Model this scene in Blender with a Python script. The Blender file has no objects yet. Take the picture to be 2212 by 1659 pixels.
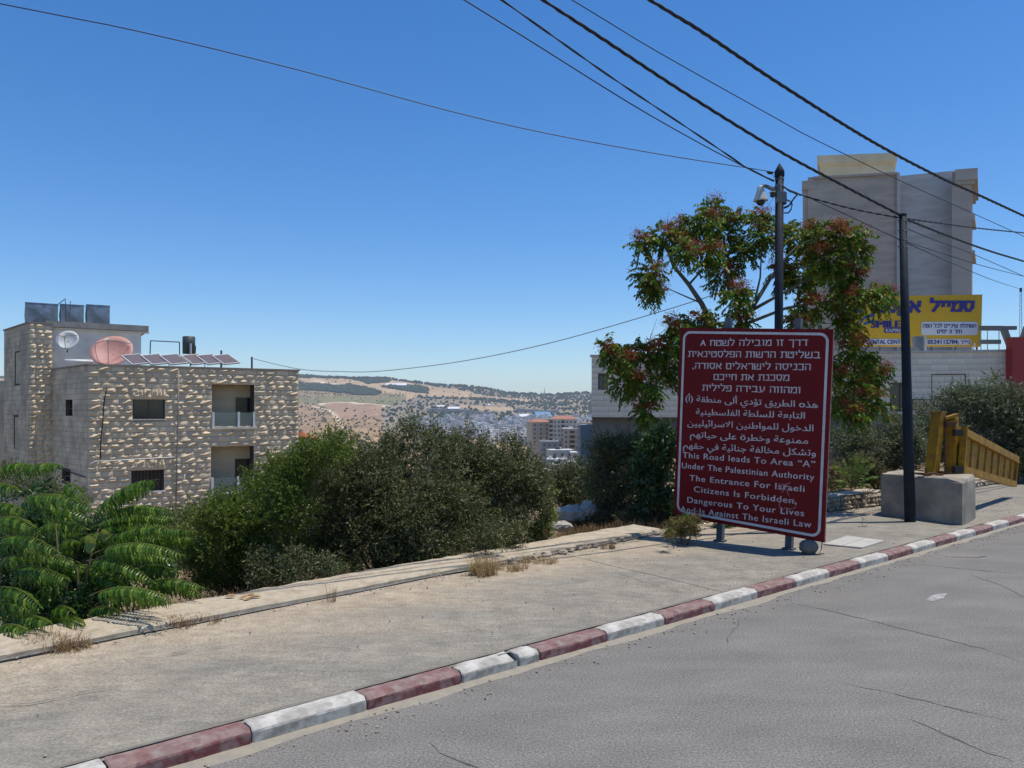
import bpy, math, random
import numpy as np
from mathutils import Vector
random.seed(7); RNG = np.random.default_rng(7)
SC = bpy.context.scene; COL = SC.collection
R = math.radians
# ------------------------------------------------------------------ camera, sky, sun, exposure
H, FPX, CX, HY = 2.5, 1662.0, 1106.0, 885.0
cd = bpy.data.cameras.new('camera'); cam = bpy.data.objects.new('camera', cd); COL.objects.link(cam)
cam.location = (0, 0, H); cam.rotation_euler = (R(90), 0, 0)
cd.sensor_width = 36; cd.lens = 36 * FPX / 2212; cd.shift_y = (HY - 829.5) / 2212
cd.clip_start = .05; cd.clip_end = 30000; SC.camera = cam
SUNV = Vector((.97, .09, 3.55)).normalized()
w = bpy.data.worlds.new('World'); SC.world = w; w.use_nodes = True
nt = w.node_tree; bg = nt.nodes['Background']
sk = nt.nodes.new('ShaderNodeTexSky'); sk.sky_type = 'NISHITA'; sk.sun_disc = False
sk.sun_elevation = math.asin(SUNV.z); sk.sun_rotation = math.atan2(SUNV.x, SUNV.y)
sk.altitude = 300; sk.air_density = 1.0; sk.dust_density = .25; sk.ozone_density = 5.5
hs = nt.nodes.new('ShaderNodeHueSaturation'); hs.inputs['Saturation'].default_value = 1.27; hs.inputs['Hue'].default_value = .504
nt.links.new(sk.outputs[0], hs.inputs['Color']); nt.links.new(hs.outputs[0], bg.inputs[0])
bg.inputs[1].default_value = .15
sl = bpy.data.lights.new('sun', 'SUN'); sl.energy = 4.6; sl.angle = R(.53); sl.color = (1, .935, .83)
so = bpy.data.objects.new('sun', sl); COL.objects.link(so); so.location = (20, 5, 60)
so.rotation_euler = SUNV.to_track_quat('Z', 'Y').to_euler()
SC.view_settings.view_transform = 'Standard'; SC.view_settings.look = 'None'
SC.view_settings.exposure = 0.0; SC.view_settings.gamma = 1; SC.view_settings.use_curve_mapping = False
SC.cycles.max_bounces = 6; SC.cycles.diffuse_bounces = 3; SC.cycles.transparent_max_bounces = 8
SC.cycles.volume_bounces = 0; SC.cycles.use_denoising = True

# ------------------------------------------------------------------ pixel measurements -> places (done once, at build time)
def P(X, Y, d): return Vector(((X - CX) / FPX * d, d, H - (Y - HY) / FPX * d))
def G(X, Y, z=0.0): return P(X, Y, FPX * (H - z) / (Y - HY))
def lerp(a, b, t): return a + (b - a) * t
# ------------------------------------------------------------------ materials
MATS = {}
def M(name, c1, c2=None, scale=4, rough=.85, bump=0, bscale=60, metal=0, vary=0, translucent=0, c3=None, scale3=1.2,
      amt3=.5, spec=.5, stretch=None, lo=.35, hi=.65, speck=None, detail=5, grain=None, rot=0.0):
    if name in MATS: return MATS[name]
    m = bpy.data.materials.new(name); m.use_nodes = True; MATS[name] = m
    n = m.node_tree.nodes; l = m.node_tree.links; b = n['Principled BSDF']
    b.inputs['Roughness'].default_value = rough; b.inputs['Metallic'].default_value = metal
    b.inputs['Specular IOR Level'].default_value = spec
    tc = n.new('ShaderNodeTexCoord'); vec = tc.outputs['Object']
    if stretch:
        mp = n.new('ShaderNodeMapping'); mp.inputs['Scale'].default_value = stretch; mp.inputs['Rotation'].default_value = (0, 0, rot); l.new(vec, mp.inputs[0]); vec2 = mp.outputs[0]
    else: vec2 = vec
    col = None
    def noise(sc, det=detail, v=None):
        t = n.new('ShaderNodeTexNoise'); t.inputs['Scale'].default_value = sc; t.inputs['Detail'].default_value = det
        t.inputs['Roughness'].default_value = .62
        l.new(v or vec2, t.inputs['Vector']); return t.outputs['Fac']
    def mix(f, a, c, mode='MIX'):
        x = n.new('ShaderNodeMix'); x.data_type = 'RGBA'; x.blend_type = mode
        if isinstance(f, (int, float)): x.inputs[0].default_value = f
        else: l.new(f, x.inputs[0])
        for k, s in ((6, a), (7, c)):
            if isinstance(s, tuple): x.inputs[k].default_value = (*s[:3], 1)
            else: l.new(s, x.inputs[k])
        return x.outputs[2]
    def ramp(f, a, c):
        x = n.new('ShaderNodeMapRange'); x.inputs[1].default_value = a; x.inputs[2].default_value = c; l.new(f, x.inputs[0]); return x.outputs[0]
    if c2 is None: col = mix(0.0, c1, c1)
    else: col = mix(ramp(noise(scale), lo, hi), c1, c2)
    if c3 is not None: 
        f = ramp(noise(scale3, 3), .42, .62); mu = n.new('ShaderNodeMath'); mu.operation = 'MULTIPLY'; mu.inputs[1].default_value = amt3
        l.new(f, mu.inputs[0]); col = mix(mu.outputs[0], col, c3)
    if speck:   # (colour, scale, threshold)
        v = n.new('ShaderNodeTexVoronoi'); v.inputs['Scale'].default_value = speck[1]; l.new(vec, v.inputs['Vector'])
        f = ramp(v.outputs['Distance'], speck[2] + .03, speck[2] - .03); col = mix(f, col, speck[0])
    if grain:
        vm = n.new('ShaderNodeVectorMath'); vm.operation = 'SCALE'; gm = n.new('ShaderNodeMapRange'); gm.inputs[1].default_value = .34; gm.inputs[2].default_value = .66; gm.inputs[3].default_value = 1 - grain[1]; gm.inputs[4].default_value = 1 + grain[1]
        l.new(noise(grain[0], 3, vec), gm.inputs[0]); l.new(col, vm.inputs[0]); l.new(gm.outputs[0], vm.inputs['Scale']); col = vm.outputs[0]
    if vary:
        g = n.new('ShaderNodeNewGeometry'); oi = n.new('ShaderNodeObjectInfo')
        a = n.new('ShaderNodeMath'); a.operation = 'ADD'; l.new(g.outputs['Random Per Island'], a.inputs[0]); l.new(oi.outputs['Random'], a.inputs[1])
        fr = n.new('ShaderNodeMath'); fr.operation = 'FRACT'; l.new(a.outputs[0], fr.inputs[0])
        mr = n.new('ShaderNodeMapRange'); mr.inputs[3].default_value = 1 - vary; mr.inputs[4].default_value = 1 + vary; l.new(fr.outputs[0], mr.inputs[0])
        vm = n.new('ShaderNodeVectorMath'); vm.operation = 'SCALE'; l.new(col, vm.inputs[0]); l.new(mr.outputs[0], vm.inputs['Scale']); col = vm.outputs[0]
    l.new(col, b.inputs['Base Color'])
    if bump:
        bp = n.new('ShaderNodeBump'); bp.inputs['Strength'].default_value = min(1, bump * 10); bp.inputs['Distance'].default_value = bump * .1 if bump > .1 else bump
        l.new(noise(bscale, 6, vec), bp.inputs['Height']); l.new(bp.outputs[0], b.inputs['Normal'])
    if translucent:
        t = n.new('ShaderNodeBsdfTranslucent'); l.new(col, t.inputs[0]); ms = n.new('ShaderNodeMixShader'); ms.inputs[0].default_value = translucent
        l.new(b.outputs[0], ms.inputs[1]); l.new(t.outputs[0], ms.inputs[2]); l.new(ms.outputs[0], n['Material Output'].inputs[0])
    return m
def leafmat(name, cols, rough=.45, translucent=.3, spec=.5):
    """cols: list of colours picked leaf by leaf."""
    if name in MATS: return MATS[name]
    m = bpy.data.materials.new(name); m.use_nodes = True; MATS[name] = m
    n = m.node_tree.nodes; l = m.node_tree.links; b = n['Principled BSDF']
    g = n.new('ShaderNodeNewGeometry'); cr = n.new('ShaderNodeValToRGB'); cr.color_ramp.interpolation = 'LINEAR'
    el = cr.color_ramp.elements
    while len(el) < len(cols): el.new(.5)
    for i, c in enumerate(cols): el[i].position = i / (len(cols) - 1); el[i].color = (*c, 1)
    l.new(g.outputs['Random Per Island'], cr.inputs[0]); l.new(cr.outputs[0], b.inputs['Base Color'])
    b.inputs['Roughness'].default_value = rough; b.inputs['Specular IOR Level'].default_value = spec
    t = n.new('ShaderNodeBsdfTranslucent'); l.new(cr.outputs[0], t.inputs[0]); ms = n.new('ShaderNodeMixShader'); ms.inputs[0].default_value = translucent
    l.new(b.outputs[0], ms.inputs[1]); l.new(t.outputs[0], ms.inputs[2]); l.new(ms.outputs[0], n['Material Output'].inputs[0])
    return m
# ------------------------------------------------------------------ object helpers
ORG = {}
def tag(o, label=None, cat=None, group=None, kind=None):
    if label: o['label'] = label
    if cat: o['category'] = cat
    if group: o['group'] = group
    if kind: o['kind'] = kind
    return o
def thing(name, label, cat, loc, group=None):
    o = bpy.data.objects.new(name, None); COL.objects.link(o); o.location = loc; o.empty_display_size = .2
    ORG[o.name] = Vector(loc); return tag(o, label, cat, group)
def mesh(name, V, F, mat, parent=None, smooth=False, matidx=None, origin=None):
    """V in world coordinates; the object's origin goes to its parent's origin or to its own base."""
    V = np.asarray(V, dtype=np.float64).reshape(-1, 3)
    if parent is not None: o0 = ORG[parent.name]
    elif origin is not None: o0 = Vector(origin)
    else: o0 = Vector(((V[:, 0].min() + V[:, 0].max()) / 2, (V[:, 1].min() + V[:, 1].max()) / 2, V[:, 2].min()))
    V = V - np.array(o0)
    me = bpy.data.meshes.new(name)
    if isinstance(F, np.ndarray):
        k = F.shape[1]; me.vertices.add(len(V)); me.vertices.foreach_set('co', V.astype(np.float32).ravel())
        me.loops.add(F.size); me.loops.foreach_set('vertex_index', F.astype(np.int32).ravel())
        me.polygons.add(len(F)); me.polygons.foreach_set('loop_start', np.arange(0, F.size, k, dtype=np.int32))
        me.update(calc_edges=True)
    else: me.from_pydata(V.tolist(), [], F)
    for m in (mat if isinstance(mat, (list, tuple)) else [mat]): me.materials.append(m)
    if matidx is not None: me.polygons.foreach_set('material_index', np.asarray(matidx, dtype=np.int32))
    if smooth: me.polygons.foreach_set('use_smooth', np.ones(len(me.polygons), dtype=bool))
    me.update()
    o = bpy.data.objects.new(name, me); COL.objects.link(o)
    if parent is not None: o.parent = parent; ORG[o.name] = o0
    else: o.location = o0; ORG[o.name] = o0
    return o
class MB:
    def __init__(s): s.V = []; s.F = []; s.I = []
    def add(s, V, F, mi=0):
        b = len(s.V); s.V += [tuple(v) for v in V]; s.F += [tuple(i + b for i in f) for f in F]; s.I += [mi] * len(F); return s
    def box(s, c, ux, uy, uz, mi=0):
        """centre, half-vectors"""
        c, ux, uy, uz = map(Vector, (c, ux, uy, uz))
        V = [c + ux * a + uy * b + uz * e for e in (-1, 1) for b in (-1, 1) for a in (-1, 1)]
        return s.add(V, [(0, 2, 3, 1), (4, 5, 7, 6), (0, 1, 5, 4), (2, 6, 7, 3), (0, 4, 6, 2), (1, 3, 7, 5)], mi)
    def abox(s, x0, x1, y0, y1, z0, z1, mi=0):
        return s.box(((x0 + x1) / 2, (y0 + y1) / 2, (z0 + z1) / 2), ((x1 - x0) / 2, 0, 0), (0, (y1 - y0) / 2, 0), (0, 0, (z1 - z0) / 2), mi)
    def prism(s, pts, z0, z1, mi=0):
        n = len(pts); V = [(p[0], p[1], z0) for p in pts] + [(p[0], p[1], z1) for p in pts]
        return s.add(V, [tuple(range(n))[::-1], tuple(range(n, 2 * n))] + [(i, (i + 1) % n, n + (i + 1) % n, n + i) for i in range(n)], mi)
    def tube(s, pts, r, k=6, mi=0, cap=True):
        pts = [Vector(p) for p in pts]; rs = r if isinstance(r, (list, tuple)) else [r] * len(pts); V = []; F = []
        for i, p in enumerate(pts):
            t = (pts[min(i + 1, len(pts) - 1)] - pts[max(i - 1, 0)]).normalized()
            a = t.cross(Vector((0, 0, 1)) if abs(t.z) < .9 else Vector((1, 0, 0))).normalized(); b = t.cross(a)
            V += [p + (a * math.cos(2 * math.pi * j / k) + b * math.sin(2 * math.pi * j / k)) * rs[i] for j in range(k)]
        for i in range(len(pts) - 1): F += [(i * k + j, i * k + (j + 1) % k, (i + 1) * k + (j + 1) % k, (i + 1) * k + j) for j in range(k)]
        if cap: F += [tuple(range(k))[::-1], tuple(range((len(pts) - 1) * k, len(pts) * k))]
        return s.add(V, F, mi)
    def build(s, name, mat, parent=None, smooth=False, origin=None):
        return mesh(name, s.V, s.F, mat, parent, smooth, s.I if isinstance(mat, (list, tuple)) else None, origin)

# ------------------------------------------------------------------ road frame
K0 = np.array((-1.93, 5.73)); KD = np.array((.7608, .6490)); KN = np.array((-.6490, .7608)); KL = .972     # kerb foot, its direction, its outward side
W0 = np.array((-3.79, 8.33)); WD = np.array((.714, .700)); WN = np.array((-.700, .714))                      # front of the wall-top strip
PZ = .12
def kerb_pt(s, off=0.): return K0 + KD * s + KN * off
def wall_pt(s, off=0.): return W0 + WD * s + WN * off
def smooth(t): t = np.clip(t, 0, 1); return t * t * (3 - 2 * t)

# ------------------------------------------------------------------ terrain
SS = [-400, 0, 2, 5, 10, 20, 30, 45, 80, 150, 260]; ZS = [-.6, -.02, -.30, -1.2, -2.6, -4.2, -5.2, -9, -20, -30, -34]
SKX = [-1500, 0, 400, 645, 700, 760, 830, 880, 940, 1000, 1060, 1100, 1190, 1240, 1280, 1500, 2300, 4000]
SKY_ = [830, 812, 806, 811, 815, 817, 817, 824, 832, 834, 842, 850, 854, 850, 849, 852, 860, 868]
def fbm(x, y, seed=0, octs=4):
    r = 0; a = 1
    for k in range(octs):
        f = 1.9 ** k; r = r + a * (np.sin(x * f * 1.13 + seed + 1.7 * k + 1.9 * np.sin(y * f * .71 + k)) * np.sin(y * f * .93 + 2.3 * k + seed + 1.6 * np.sin(x * f * .83 + k * 2.1))); a *= .55
    return r / 1.6
def hz(x, y):
    x = np.asarray(x, float); y = np.asarray(y, float)
    s = (x - W0[0]) * WN[0] + (y - W0[1]) * WN[1]
    X = CX + FPX * x / np.maximum(y, 1)
    zs = np.interp(s, SS, ZS)
    right = smooth((X - 1150) / 260) * (1 - smooth((s - 26) / 40))
    zs = zs * (1 - .88 * right)
    zs = zs + .12 * fbm(x * .9, y * .9, 1) * smooth((s - .8) / 2) * (1 - smooth((s - 60) / 60))
    sk_ = np.interp(X, SKX, SKY_)
    g = np.interp(y, [300, 500, 800, 1200, 1700, 2000, 2500, 3000, 3500, 4000], [1, 1, 1, 1, 1, 1, .76, .52, .27, 0])
    Yd = np.interp(y, [300, 500, 800, 1200, 1700, 2000, 4000], [1078, 1018, 975, 948, 926, 915, 915])
    Yd = np.where(y > 2000, lerp(sk_, 915, g), Yd)
    zf = H - (Yd - HY) / FPX * np.minimum(y, 4000) - np.maximum(y - 4000, 0) * .03
    zf = zf + 5 * fbm(x / 260, y / 330, 3) * smooth((y - 1500) / 900) * (1 - smooth((y - 3500) / 480))
    t = smooth((y - 150) / 230)
    return zs * (1 - t) + zf * t
# land cover colours, far terrain (regions outlined from what grows where on the hillside)
def inpoly(X, Y, poly):
    ins = np.zeros(X.shape, bool); n = len(poly)
    for i in range(n):
        x1, y1 = poly[i]; x2, y2 = poly[(i + 1) % n]
        if y1 == y2: continue
        c = ((y1 > Y) != (y2 > Y)) & (X < (x2 - x1) * (Y - y1) / (y2 - y1) + x1); ins ^= c
    return ins
def za(pts): return [(637 + .16 * u, 778.6 + .16 * v) for u, v in pts]
def zb(pts): return [(937.9 + .16 * u, 814 + .16 * v) for u, v in pts]
C_TAN = (.42, .30, .18); C_BROWN = (.33, .21, .13); C_WOOD = (.030, .045, .022); C_GG = (.20, .18, .085); C_SCR = (.31, .205, .11); C_PALE = (.60, .50, .36); C_GRY = (.25, .205, .145)
COVER = [
 (C_GG, za([(-5000, 380), (1100, 430), (1500, 470), (1500, 700), (-5000, 650)])),
 (C_SCR, za([(-5000, 400), (700, 440), (1300, 480), (1600, 520), (1500, 500), (700, 480), (-5000, 440)])),
 (C_WOOD, za([(-5000, 310), (40, 310), (430, 330), (540, 350), (720, 330), (870, 350), (1180, 430), (1100, 470), (900, 470), (600, 440), (300, 410), (-5000, 390)])),
 (C_WOOD, za([(1190, 360), (1500, 330), (1640, 340), (1800, 390), (1790, 450), (1650, 440), (1400, 400)])),
 (C_WOOD, za([(-5000, 150), (60, 170), (600, 215), (1300, 245), (1280, 300), (1000, 320), (850, 280), (600, 240), (-5000, 240)])),
 (C_GRY, za([(1500, 260), (1900, 270), (2300, 330), (2300, 400), (2000, 350), (1700, 330)])),
 (C_PALE, za([(200, 275), (300, 255), (400, 290), (640, 318), (500, 325), (380, 300)])),
 (C_TAN, za([(1060, 310), (1500, 285), (1600, 320), (1300, 350), (1100, 340)])),
 (C_BROWN, za([(330, 590), (600, 560), (1000, 585), (1300, 620), (1420, 655), (1250, 770), (900, 795), (640, 780), (560, 700)])),
 (C_PALE, za([(330, 590), (600, 560), (1000, 582), (1300, 612), (1420, 652), (1200, 612), (1000, 594), (600, 570), (350, 604)])),
 (C_SCR, za([(-6000, 520), (0, 540), (300, 600), (480, 690), (560, 820), (640, 790), (1200, 780), (1500, 750), (1500, 1400), (-6000, 1400)])),
 (C_PALE, za([(200, 608), (430, 655), (490, 685), (545, 735), (600, 765), (575, 800), (640, 860), (660, 910), (630, 925), (610, 860), (545, 800), (565, 765), (530, 745), (475, 700), (425, 668), (200, 620)])),
 (C_GRY, zb([(-200, 80), (0, 60), (600, 160), (1200, 240), (2300, 210), (2300, 330), (1300, 310), (750, 270), (300, 170), (-100, 110)])),
 (C_GRY, zb([(-200, 260), (800, 300), (1100, 330), (2300, 330), (2300, 760), (-700, 760), (-700, 420)])),
 (C_TAN, zb([(310, 370), (800, 400), (1070, 420), (1060, 470), (700, 450), (320, 400)])),
 ((.045, .05, .065), zb([(-100, 420), (400, 440), (760, 475), (760, 510), (300, 490), (-100, 470)])),
 ((.045, .05, .065), zb([(1080, 430), (1700, 455), (1720, 500), (1100, 480)])),
]
def terrain():
    rat = np.unique(np.concatenate([np.linspace(-2.2, -.75, 60), np.linspace(-.75, .80, 620), np.linspace(.8, 2.2, 60), np.linspace(-.29, .12, 330)]))
    d = np.concatenate([np.geomspace(5.5, 60, 150), np.geomspace(61, 1900, 60), np.linspace(1920, 4030, 190), np.linspace(4060, 7500, 12)])
    Rr, D = np.meshgrid(rat, d); x = Rr * D; y = D; z = hz(x, y)
    sp = (x - W0[0]) * WN[0] + (y - W0[1]) * WN[1]
    n, m = D.shape; V = np.stack([x, y, z], -1).reshape(-1, 3)
    i, j = np.meshgrid(np.arange(n - 1), np.arange(m - 1), indexing='ij'); a = (i * m + j).ravel()
    F = np.stack([a, a + 1, a + m + 1, a + m], 1)
    o = mesh('terrain', V, F, None, origin=(0, 0, 0), smooth=True); me = o.data; me.materials.clear()
    X = CX + FPX * Rr; Y = HY - (z - H) / D * FPX
    Xn = X + 5 * fbm(x / 40, y / 60, 5); Yn = Y + 2.0 * fbm(x / 50, y / 45, 9)
    col = np.zeros(D.shape + (3,)); col[:] = C_TAN
    for c, poly in COVER: col[inpoly(Xn, Yn, poly)] = c
    mid = (y < 1300); col[mid] = np.array((.36, .25, .14))
    near = y < 230; col[near] = np.array((.20, .145, .085))
    col *= (1 + .22 * fbm(x / 30, y / 22, 11) + .15 * RNG.standard_normal(D.shape))[..., None].clip(.4, 1.7)
    at = me.color_attributes.new('cover', 'FLOAT_COLOR', 'POINT')
    at.data.foreach_set('color', np.concatenate([col, np.ones(D.shape + (1,))], -1).astype(np.float32).ravel())
    m_ = bpy.data.materials.new('terrain_ground'); m_.use_nodes = True; nn = m_.node_tree.nodes; l = m_.node_tree.links; b = nn['Principled BSDF']
    b.inputs['Roughness'].default_value = 1; b.inputs['Specular IOR Level'].default_value = .1
    ca = nn.new('ShaderNodeVertexColor'); ca.layer_name = 'cover'
    no = nn.new('ShaderNodeTexNoise'); no.inputs['Scale'].default_value = 3; no.inputs['Detail'].default_value = 8
    tc = nn.new('ShaderNodeTexCoord'); l.new(tc.outputs['Object'], no.inputs[0])
    mr = nn.new('ShaderNodeMapRange'); mr.inputs[1].default_value = .3; mr.inputs[2].default_value = .7; mr.inputs[3].default_value = .65; mr.inputs[4].default_value = 1.3; l.new(no.outputs[0], mr.inputs[0])
    vm = nn.new('ShaderNodeVectorMath'); vm.operation = 'SCALE'; l.new(ca.outputs[0], vm.inputs[0]); l.new(mr.outputs[0], vm.inputs['Scale']); l.new(vm.outputs[0], b.inputs['Base Color'])
    me.materials.append(m_); return tag(o, kind='structure')
terrain()

# ------------------------------------------------------------------ road, pavement, kerb stones
def strip_grid(name, s0, s1, ds, fa, fb, nb, z, mat, zn=0.0, kind='structure'):
    ss = np.arange(s0, s1 + ds, ds); t = np.linspace(0, 1, nb); V = []
    for s in ss:
        a, b = fa(s), fb(s)
        for q in t:
            p = lerp(a, b, q); V.append((p[0], p[1], z + zn * float(fbm(p[0] * 1.3, p[1] * 1.3, 4))))
    m = nb; F = [(i * m + j, i * m + j + 1, (i + 1) * m + j + 1, (i + 1) * m + j) for i in range(len(ss) - 1) for j in range(m - 1)]
    o = mesh(name, V, F, mat, origin=(0, 0, 0), smooth=True)
    return tag(o, kind=kind)
m_road = M('asphalt', (.150, .141, .125), (.205, .192, .170), scale=1.6, rough=.92, bump=.006, bscale=120, c3=(.115, .113, .108), scale3=1.3, amt3=.22, speck=((.36, .345, .31), 24, .10), lo=.3, hi=.7, detail=8, grain=(55, .42), stretch=(.5, 1.15, 1), rot=-math.atan2(KD[1], KD[0]), spec=.3)
strip_grid('road', -40, 160, 1.0, lambda s: kerb_pt(s, .03), lambda s: kerb_pt(s, -26), 27, 0, m_road)
gb = MB(); a_, b_ = kerb_pt(-40, -25.5), kerb_pt(160, -25.5); c_, d_ = kerb_pt(160, -400), kerb_pt(-300, -400); e_ = kerb_pt(-300, -25.5)
gb.add([(*a_, -.02), (*b_, -.02), (*c_, -.6), (*d_, -.6), (*e_, -.1)], [(0, 1, 2, 3, 4)])
tag(gb.build('ground', M('dry_soil', (.30, .23, .15), (.2, .16, .11), scale=.5)), kind='structure')
# pavement: grey concrete near the kerb, sand washed over the side by the wall
def pave_mat():
    m = bpy.data.materials.new('pavement_concrete'); m.use_nodes = True; n = m.node_tree.nodes; l = m.node_tree.links; b = n['Principled BSDF']
    b.inputs['Roughness'].default_value = .92; b.inputs['Specular IOR Level'].default_value = .2
    tc = n.new('ShaderNodeTexCoord')
    def nz(s, d=6, st=None, v=None):
        t = n.new('ShaderNodeTexNoise'); t.inputs['Scale'].default_value = s; t.inputs['Detail'].default_value = d; t.inputs['Roughness'].default_value = .6
        src = tc.outputs['Object']
        if st:
            mp = n.new('ShaderNodeMapping'); mp.vector_type = 'POINT'; mp.inputs['Rotation'].default_value = (0, 0, -math.atan2(KD[1], KD[0])); mp.inputs['Scale'].default_value = st; l.new(src, mp.inputs[0]); src = mp.outputs[0]
        l.new(src, t.inputs[0]); return t.outputs[0]
    def mr(f, a, c, e=0, g=1):
        x = n.new('ShaderNodeMapRange'); x.inputs[1].default_value = a; x.inputs[2].default_value = c; x.inputs[3].default_value = e; x.inputs[4].default_value = g; l.new(f, x.inputs[0]); return x.outputs[0]
    def mx(f, a, c):
        x = n.new('ShaderNodeMix'); x.data_type = 'RGBA'
        if isinstance(f, float): x.inputs[0].default_value = f
        else: l.new(f, x.inputs[0])
        for k, s in ((6, a), (7, c)):
            if isinstance(s, tuple): x.inputs[k].default_value = (*s, 1)
            else: l.new(s, x.inputs[k])
        return x.outputs[2]
    # distance from the wall, world metres
    dp = n.new('ShaderNodeVectorMath'); dp.operation = 'DOT_PRODUCT'; l.new(tc.outputs['Object'], dp.inputs[0]); dp.inputs[1].default_value = (WN[0], WN[1], 0)
    off = n.new('ShaderNodeMath'); off.operation = 'SUBTRACT'; l.new(dp.outputs['Value'], off.inputs[0]); off.inputs[1].default_value = float(W0 @ WN)
    ad = n.new('ShaderNodeMath'); ad.operation = 'MULTIPLY_ADD'; l.new(nz(.9, 5, (.35, 1.2, 1)), ad.inputs[0]); ad.inputs[1].default_value = 3.4; l.new(off.outputs[0], ad.inputs[2])
    sand = mr(ad.outputs[0], -.2, 1.1)
    base = mx(mr(nz(2.6, 7), .35, .68), (.215, .198, .162), (.29, .265, .212))
    base = mx(mr(nz(.8, 4, (.5, 1.6, 1)), .45, .7, 0, .6), base, (.175, .165, .145))
    sandc = mx(mr(nz(5, 7), .35, .65), (.31, .255, .185), (.40, .335, .245))
    col = mx(sand, base, sandc)
    st = mr(nz(1.7, 3), .66, .74, 0, .35); col = mx(st, col, (.10, .095, .085))
    sp = n.new('ShaderNodeTexVoronoi'); sp.inputs['Scale'].default_value = 30; l.new(tc.outputs['Object'], sp.inputs['Vector'])
    col = mx(mr(sp.outputs['Distance'], .12, .07, 0, .5), col, (.5, .46, .38))
    vm = n.new('ShaderNodeVectorMath'); vm.operation = 'SCALE'; l.new(col, vm.inputs[0]); l.new(mr(nz(42, 4), .33, .67, .72, 1.28), vm.inputs['Scale'])
    vm2 = n.new('ShaderNodeVectorMath'); vm2.operation = 'SCALE'; l.new(vm.outputs[0], vm2.inputs[0]); l.new(mr(nz(7, 6, (.6, 1.4, 1)), .35, .65, .88, 1.10), vm2.inputs['Scale']); col = vm2.outputs[0]
    l.new(col, b.inputs['Base Color'])
    bp = n.new('ShaderNodeBump'); bp.inputs['Strength'].default_value = .5; bp.inputs['Distance'].default_value = .02; l.new(nz(28, 8), bp.inputs['Height']); l.new(bp.outputs[0], b.inputs['Normal'])
    return m
WPL = [wall_pt(-30), wall_pt(0), wall_pt(9.4), np.array((5.2, 16.7)), np.array((7.28, 17.85)), np.array((9.2, 19.1)), np.array((13.5, 23.0)), np.array((30, 37)), np.array((110, 106))]
WS = [float((p - K0) @ KD) for p in WPL]; WO = [float((p - K0) @ KN) for p in WPL]
def wall_line(s, off=0.): return kerb_pt(s, float(np.interp(s, WS, WO)) + off)      # front of the strip / low wall at station s along the kerb
def wall_front(s): return wall_line(s, .3)
pavement = strip_grid('pavement', -36, 110, .5, lambda s: kerb_pt(s, .16), wall_front, 12, PZ - .004, pave_mat(), zn=.012)
m_kw = M('white_kerb_paint', (.42, .405, .365), (.30, .285, .25), scale=7, rough=.85, bump=.01, bscale=60, c3=(.18, .17, .15), scale3=10, amt3=.7, lo=.45, hi=.75)
m_kr = M('dark_red_kerb_paint', (.105, .018, .022), (.17, .055, .055), scale=5, rough=.75, bump=.01, bscale=60, c3=(.24, .19, .175), scale3=11, amt3=.6)
def kerb_mesh(L, seed, mat, chip=None):
    rr = random.Random(seed); prof = [(0, -.12), (.005, .085), (.012, .10), (.05, .127), (.20, .125), (.205, -.12)]   # (offset from road side, z)
    xs = [0, .012] + [L * k / 6 + rr.uniform(-.02, .02) for k in range(1, 6)] + [L - .012, L]
    V = []; F = []
    for i, x in enumerate(xs):
        e = .008 if i in (0, len(xs) - 1) else 0
        for k, (o, z) in enumerate(prof):
            jo = rr.uniform(-.004, .004) if 0 < i < len(xs) - 1 else 0
            cz = -.05 if (chip and i >= len(xs) - 3 and k in (2, 3)) else 0
            V.append((x, o + e * (1 if k < 3 else -1 if k > 4 else 0) + jo + (.03 if cz and k == 2 else 0), z - (e if 0 < k < 5 else 0) + jo * .7 + cz))
    n = len(prof)
    for i in range(len(xs) - 1): F += [(i * n + k, (i + 1) * n + k, (i + 1) * n + k + 1, i * n + k + 1) for k in range(n - 1)]
    F += [tuple(range(n)), tuple(range((len(xs) - 1) * n, len(xs) * n))[::-1]]
    me = bpy.data.meshes.new('kerb_stone'); me.from_pydata(V, [], F); me.materials.append(mat); me.materials.append(M('worn_red_kerb_top', (.22, .115, .105), (.27, .22, .19), scale=6, rough=.85, c3=(.13, .035, .035), scale3=9, amt3=.55, bump=.01) if mat is m_kr else M('worn_sunlit_white_kerb_top', (.56, .54, .48), (.40, .375, .33), scale=6, rough=.85, c3=(.27, .25, .215), scale3=8, amt3=.75, bump=.01))  # white tops lighter than faces, sunlight put into colour; red tops are worn
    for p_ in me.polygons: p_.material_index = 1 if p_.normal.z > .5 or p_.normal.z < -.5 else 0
    return me
KW = [kerb_mesh(KL - .012, k, m_kw) for k in range(3)]; KR = [kerb_mesh(KL - .012, k + 9, m_kr) for k in range(3)]
ang = math.atan2(KD[1], KD[0])
for k in range(-7, 48):
    white = k % 2 == 0; ml = (KW if white else KR)
    if k == 2: spec_ = [(0, kerb_mesh(.66, 50, m_kw, True)), (.70, kerb_mesh(.25, 51, m_kw))]
    else: spec_ = [(0, ml[k % 3])]
    for dx, me in spec_:
        o = bpy.data.objects.new('kerb_stone', me); COL.objects.link(o); p = kerb_pt(k * KL + dx + .006)
        o.parent = pavement; o.location = (p[0] + random.uniform(-.004, .004), p[1], random.uniform(-.006, .004)); o.rotation_euler = (0, 0, ang + random.uniform(-.006, .006))
        if k == 2 and dx == 0: o['label'] = 'white kerb stone with a chipped corner beside a gap'
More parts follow.
